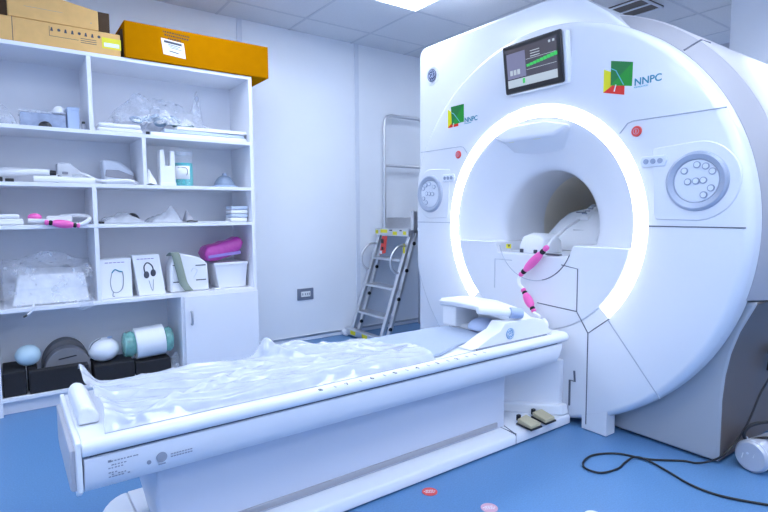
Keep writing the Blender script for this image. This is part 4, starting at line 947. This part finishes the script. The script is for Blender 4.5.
# black floor cable
b = nb()
P = [(.545, .898, .345), (.50, .90, .305), (.434, .903, .262), (.28, .895, .160), (.10, .895, .095), (.075, .94, .04), (.06, 1.00, .008), (.034, 1.05, .006), (-.071, 1.146, .006), (-.127, 1.255, .006), (-.216, 1.311, .006), (-.30, 1.312, .006), (-.362, 1.28, .006), (-.372, 1.235, .006), (-.345, 1.197, .006), (-.26, 1.180, .006), (-.19, 1.188, .009), (-.12, 1.185, .015), (-.09, 1.145, .009), (-.115, 1.042, .006), (-.152, .935, .006), (-.148, .827, .006), (-.075, .692, .006), (.05, .50, .006), (.1, .2, .006)]
tube(b, spline(P, 7), .0046, 8)
tag(obj('floor_cable', b, 'cable_b', ang=60), 'thin black cable looping across the blue floor beside the scanner', 'cable')
t = thing('cable_grip', 'black grip at the top end of the thin floor cable on the scanner side', 'grip', (.56, .90, .33))
b = nb(); tube(b, spline([(.543, .897, .350), (.555, .897, .385), (.570, .897, .43), (.588, .897, .478)], 5), [.008]+[.021]*13+[.021, .010], 12); obj('grip', b, 'black', t)
obj('hook', bx(.562, .582, .9185, .9215, .43, .45), 'black', t, bevel=.003)
# silver canister
t = thing('canister', 'silver round canister lying on the floor beside the scanner base', 'canister', (.27, .80, 0))
p0, p1 = Vector((.165, .838, .0685)), Vector((.385, .800, .0685))
b = nb(); d = (p1-p0); lathe(b, [(0, .0), (0, .058), (.006, .065), (.014, .067), (d.length-.03, .067), (d.length, .055), (d.length, 0)], p0, d, 48); obj('shell', b, 'silver', t)
b = nb(); lathe(b, [(.012, .0675), (.012, .0685), (.018, .0685), (.018, .0675)], p0, d, 40, closed=True); cyl(b, p0-d.normalized()*.0015+Vector((0, .010, .012)), p0+Vector((0, .010, .012)), .005, .005, 10)
u_, w_ = frame_of(d)
b2 = nb(); bq = p0-d.normalized()*.001
tube(b2, [bq+Vector((0, .030, -.014)), bq+Vector((0, .026, .008))], .0022, 5); tube(b2, [bq+Vector((0, -.012, .0)), bq+Vector((0, -.018, .02)), bq+Vector((0, -.026, .004))], .0022, 5)
obj('cap_rim', b, 'joint', t); obj('cap_mark', b2, 'paper', t)
b = nb(); tube(b, spline([(.20, .862, .115), (.185, .872, .15), (.20, .86, .185), (.25, .83, .20), (.33, .79, .195), (.40, .74, .17)], 6), .0075, 8); obj('carry_loop', b, 'cable_b', t)
b = nb(); tube(b, spline([(.20, .862, .112), (.215, .848, .128), (.25, .80, .142), (.27, .745, .125), (.262, .722, .08)], 6), .006, 8); obj('black_lead', b, 'cable_b', t)
b = nb(); cyl(b, (.205, .860, .108), (.195, .868, .135), .010, .009, 12); obj('loop_ferrule', b, 'silver', t)
b = nb(); box(b, .24, .60, .60, .90, .0005, .014); tag(obj('floor_tray', b, 'black', bevel=.004), 'low black tray on the floor behind the silver canister', 'tray')

# ------------------------------------------------------------------ camera
f_px = 525.856
cd = bpy.data.cameras.new('camera'); cam = bpy.data.objects.new('camera', cd); COL.objects.link(cam)
Fv = Vector((.58352076, .8078756, -.08270758)); Rv = Vector((.8103944, -.5858625, -.00510306)); Uv = Vector((.05257791, .06404802, .99656079))
m = Matrix((Rv, Uv, -Fv)).transposed().to_4x4(); m.translation = Vector((-2.35, 0, 1.10988))
cam.matrix_world = m
cd.sensor_width = 36; cd.sensor_fit = 'HORIZONTAL'; cd.lens = f_px*36/768; cd.clip_start = .02
S.camera = cam
w = bpy.data.worlds.new('world'); w.use_nodes = True; w.node_tree.nodes['Background'].inputs[0].default_value = (.5, .65, 1, 1); w.node_tree.nodes['Background'].inputs[1].default_value = .2
S.world = w
S.view_settings.view_transform = 'Standard'; S.view_settings.look = 'None'; S.view_settings.gamma = 1; S.view_settings.exposure = 0.92; S.view_settings.use_curve_mapping = False
S.cycles.use_denoising = True; S.cycles.max_bounces = 10; S.cycles.diffuse_bounces = 6; S.cycles.transparent_max_bounces = 16
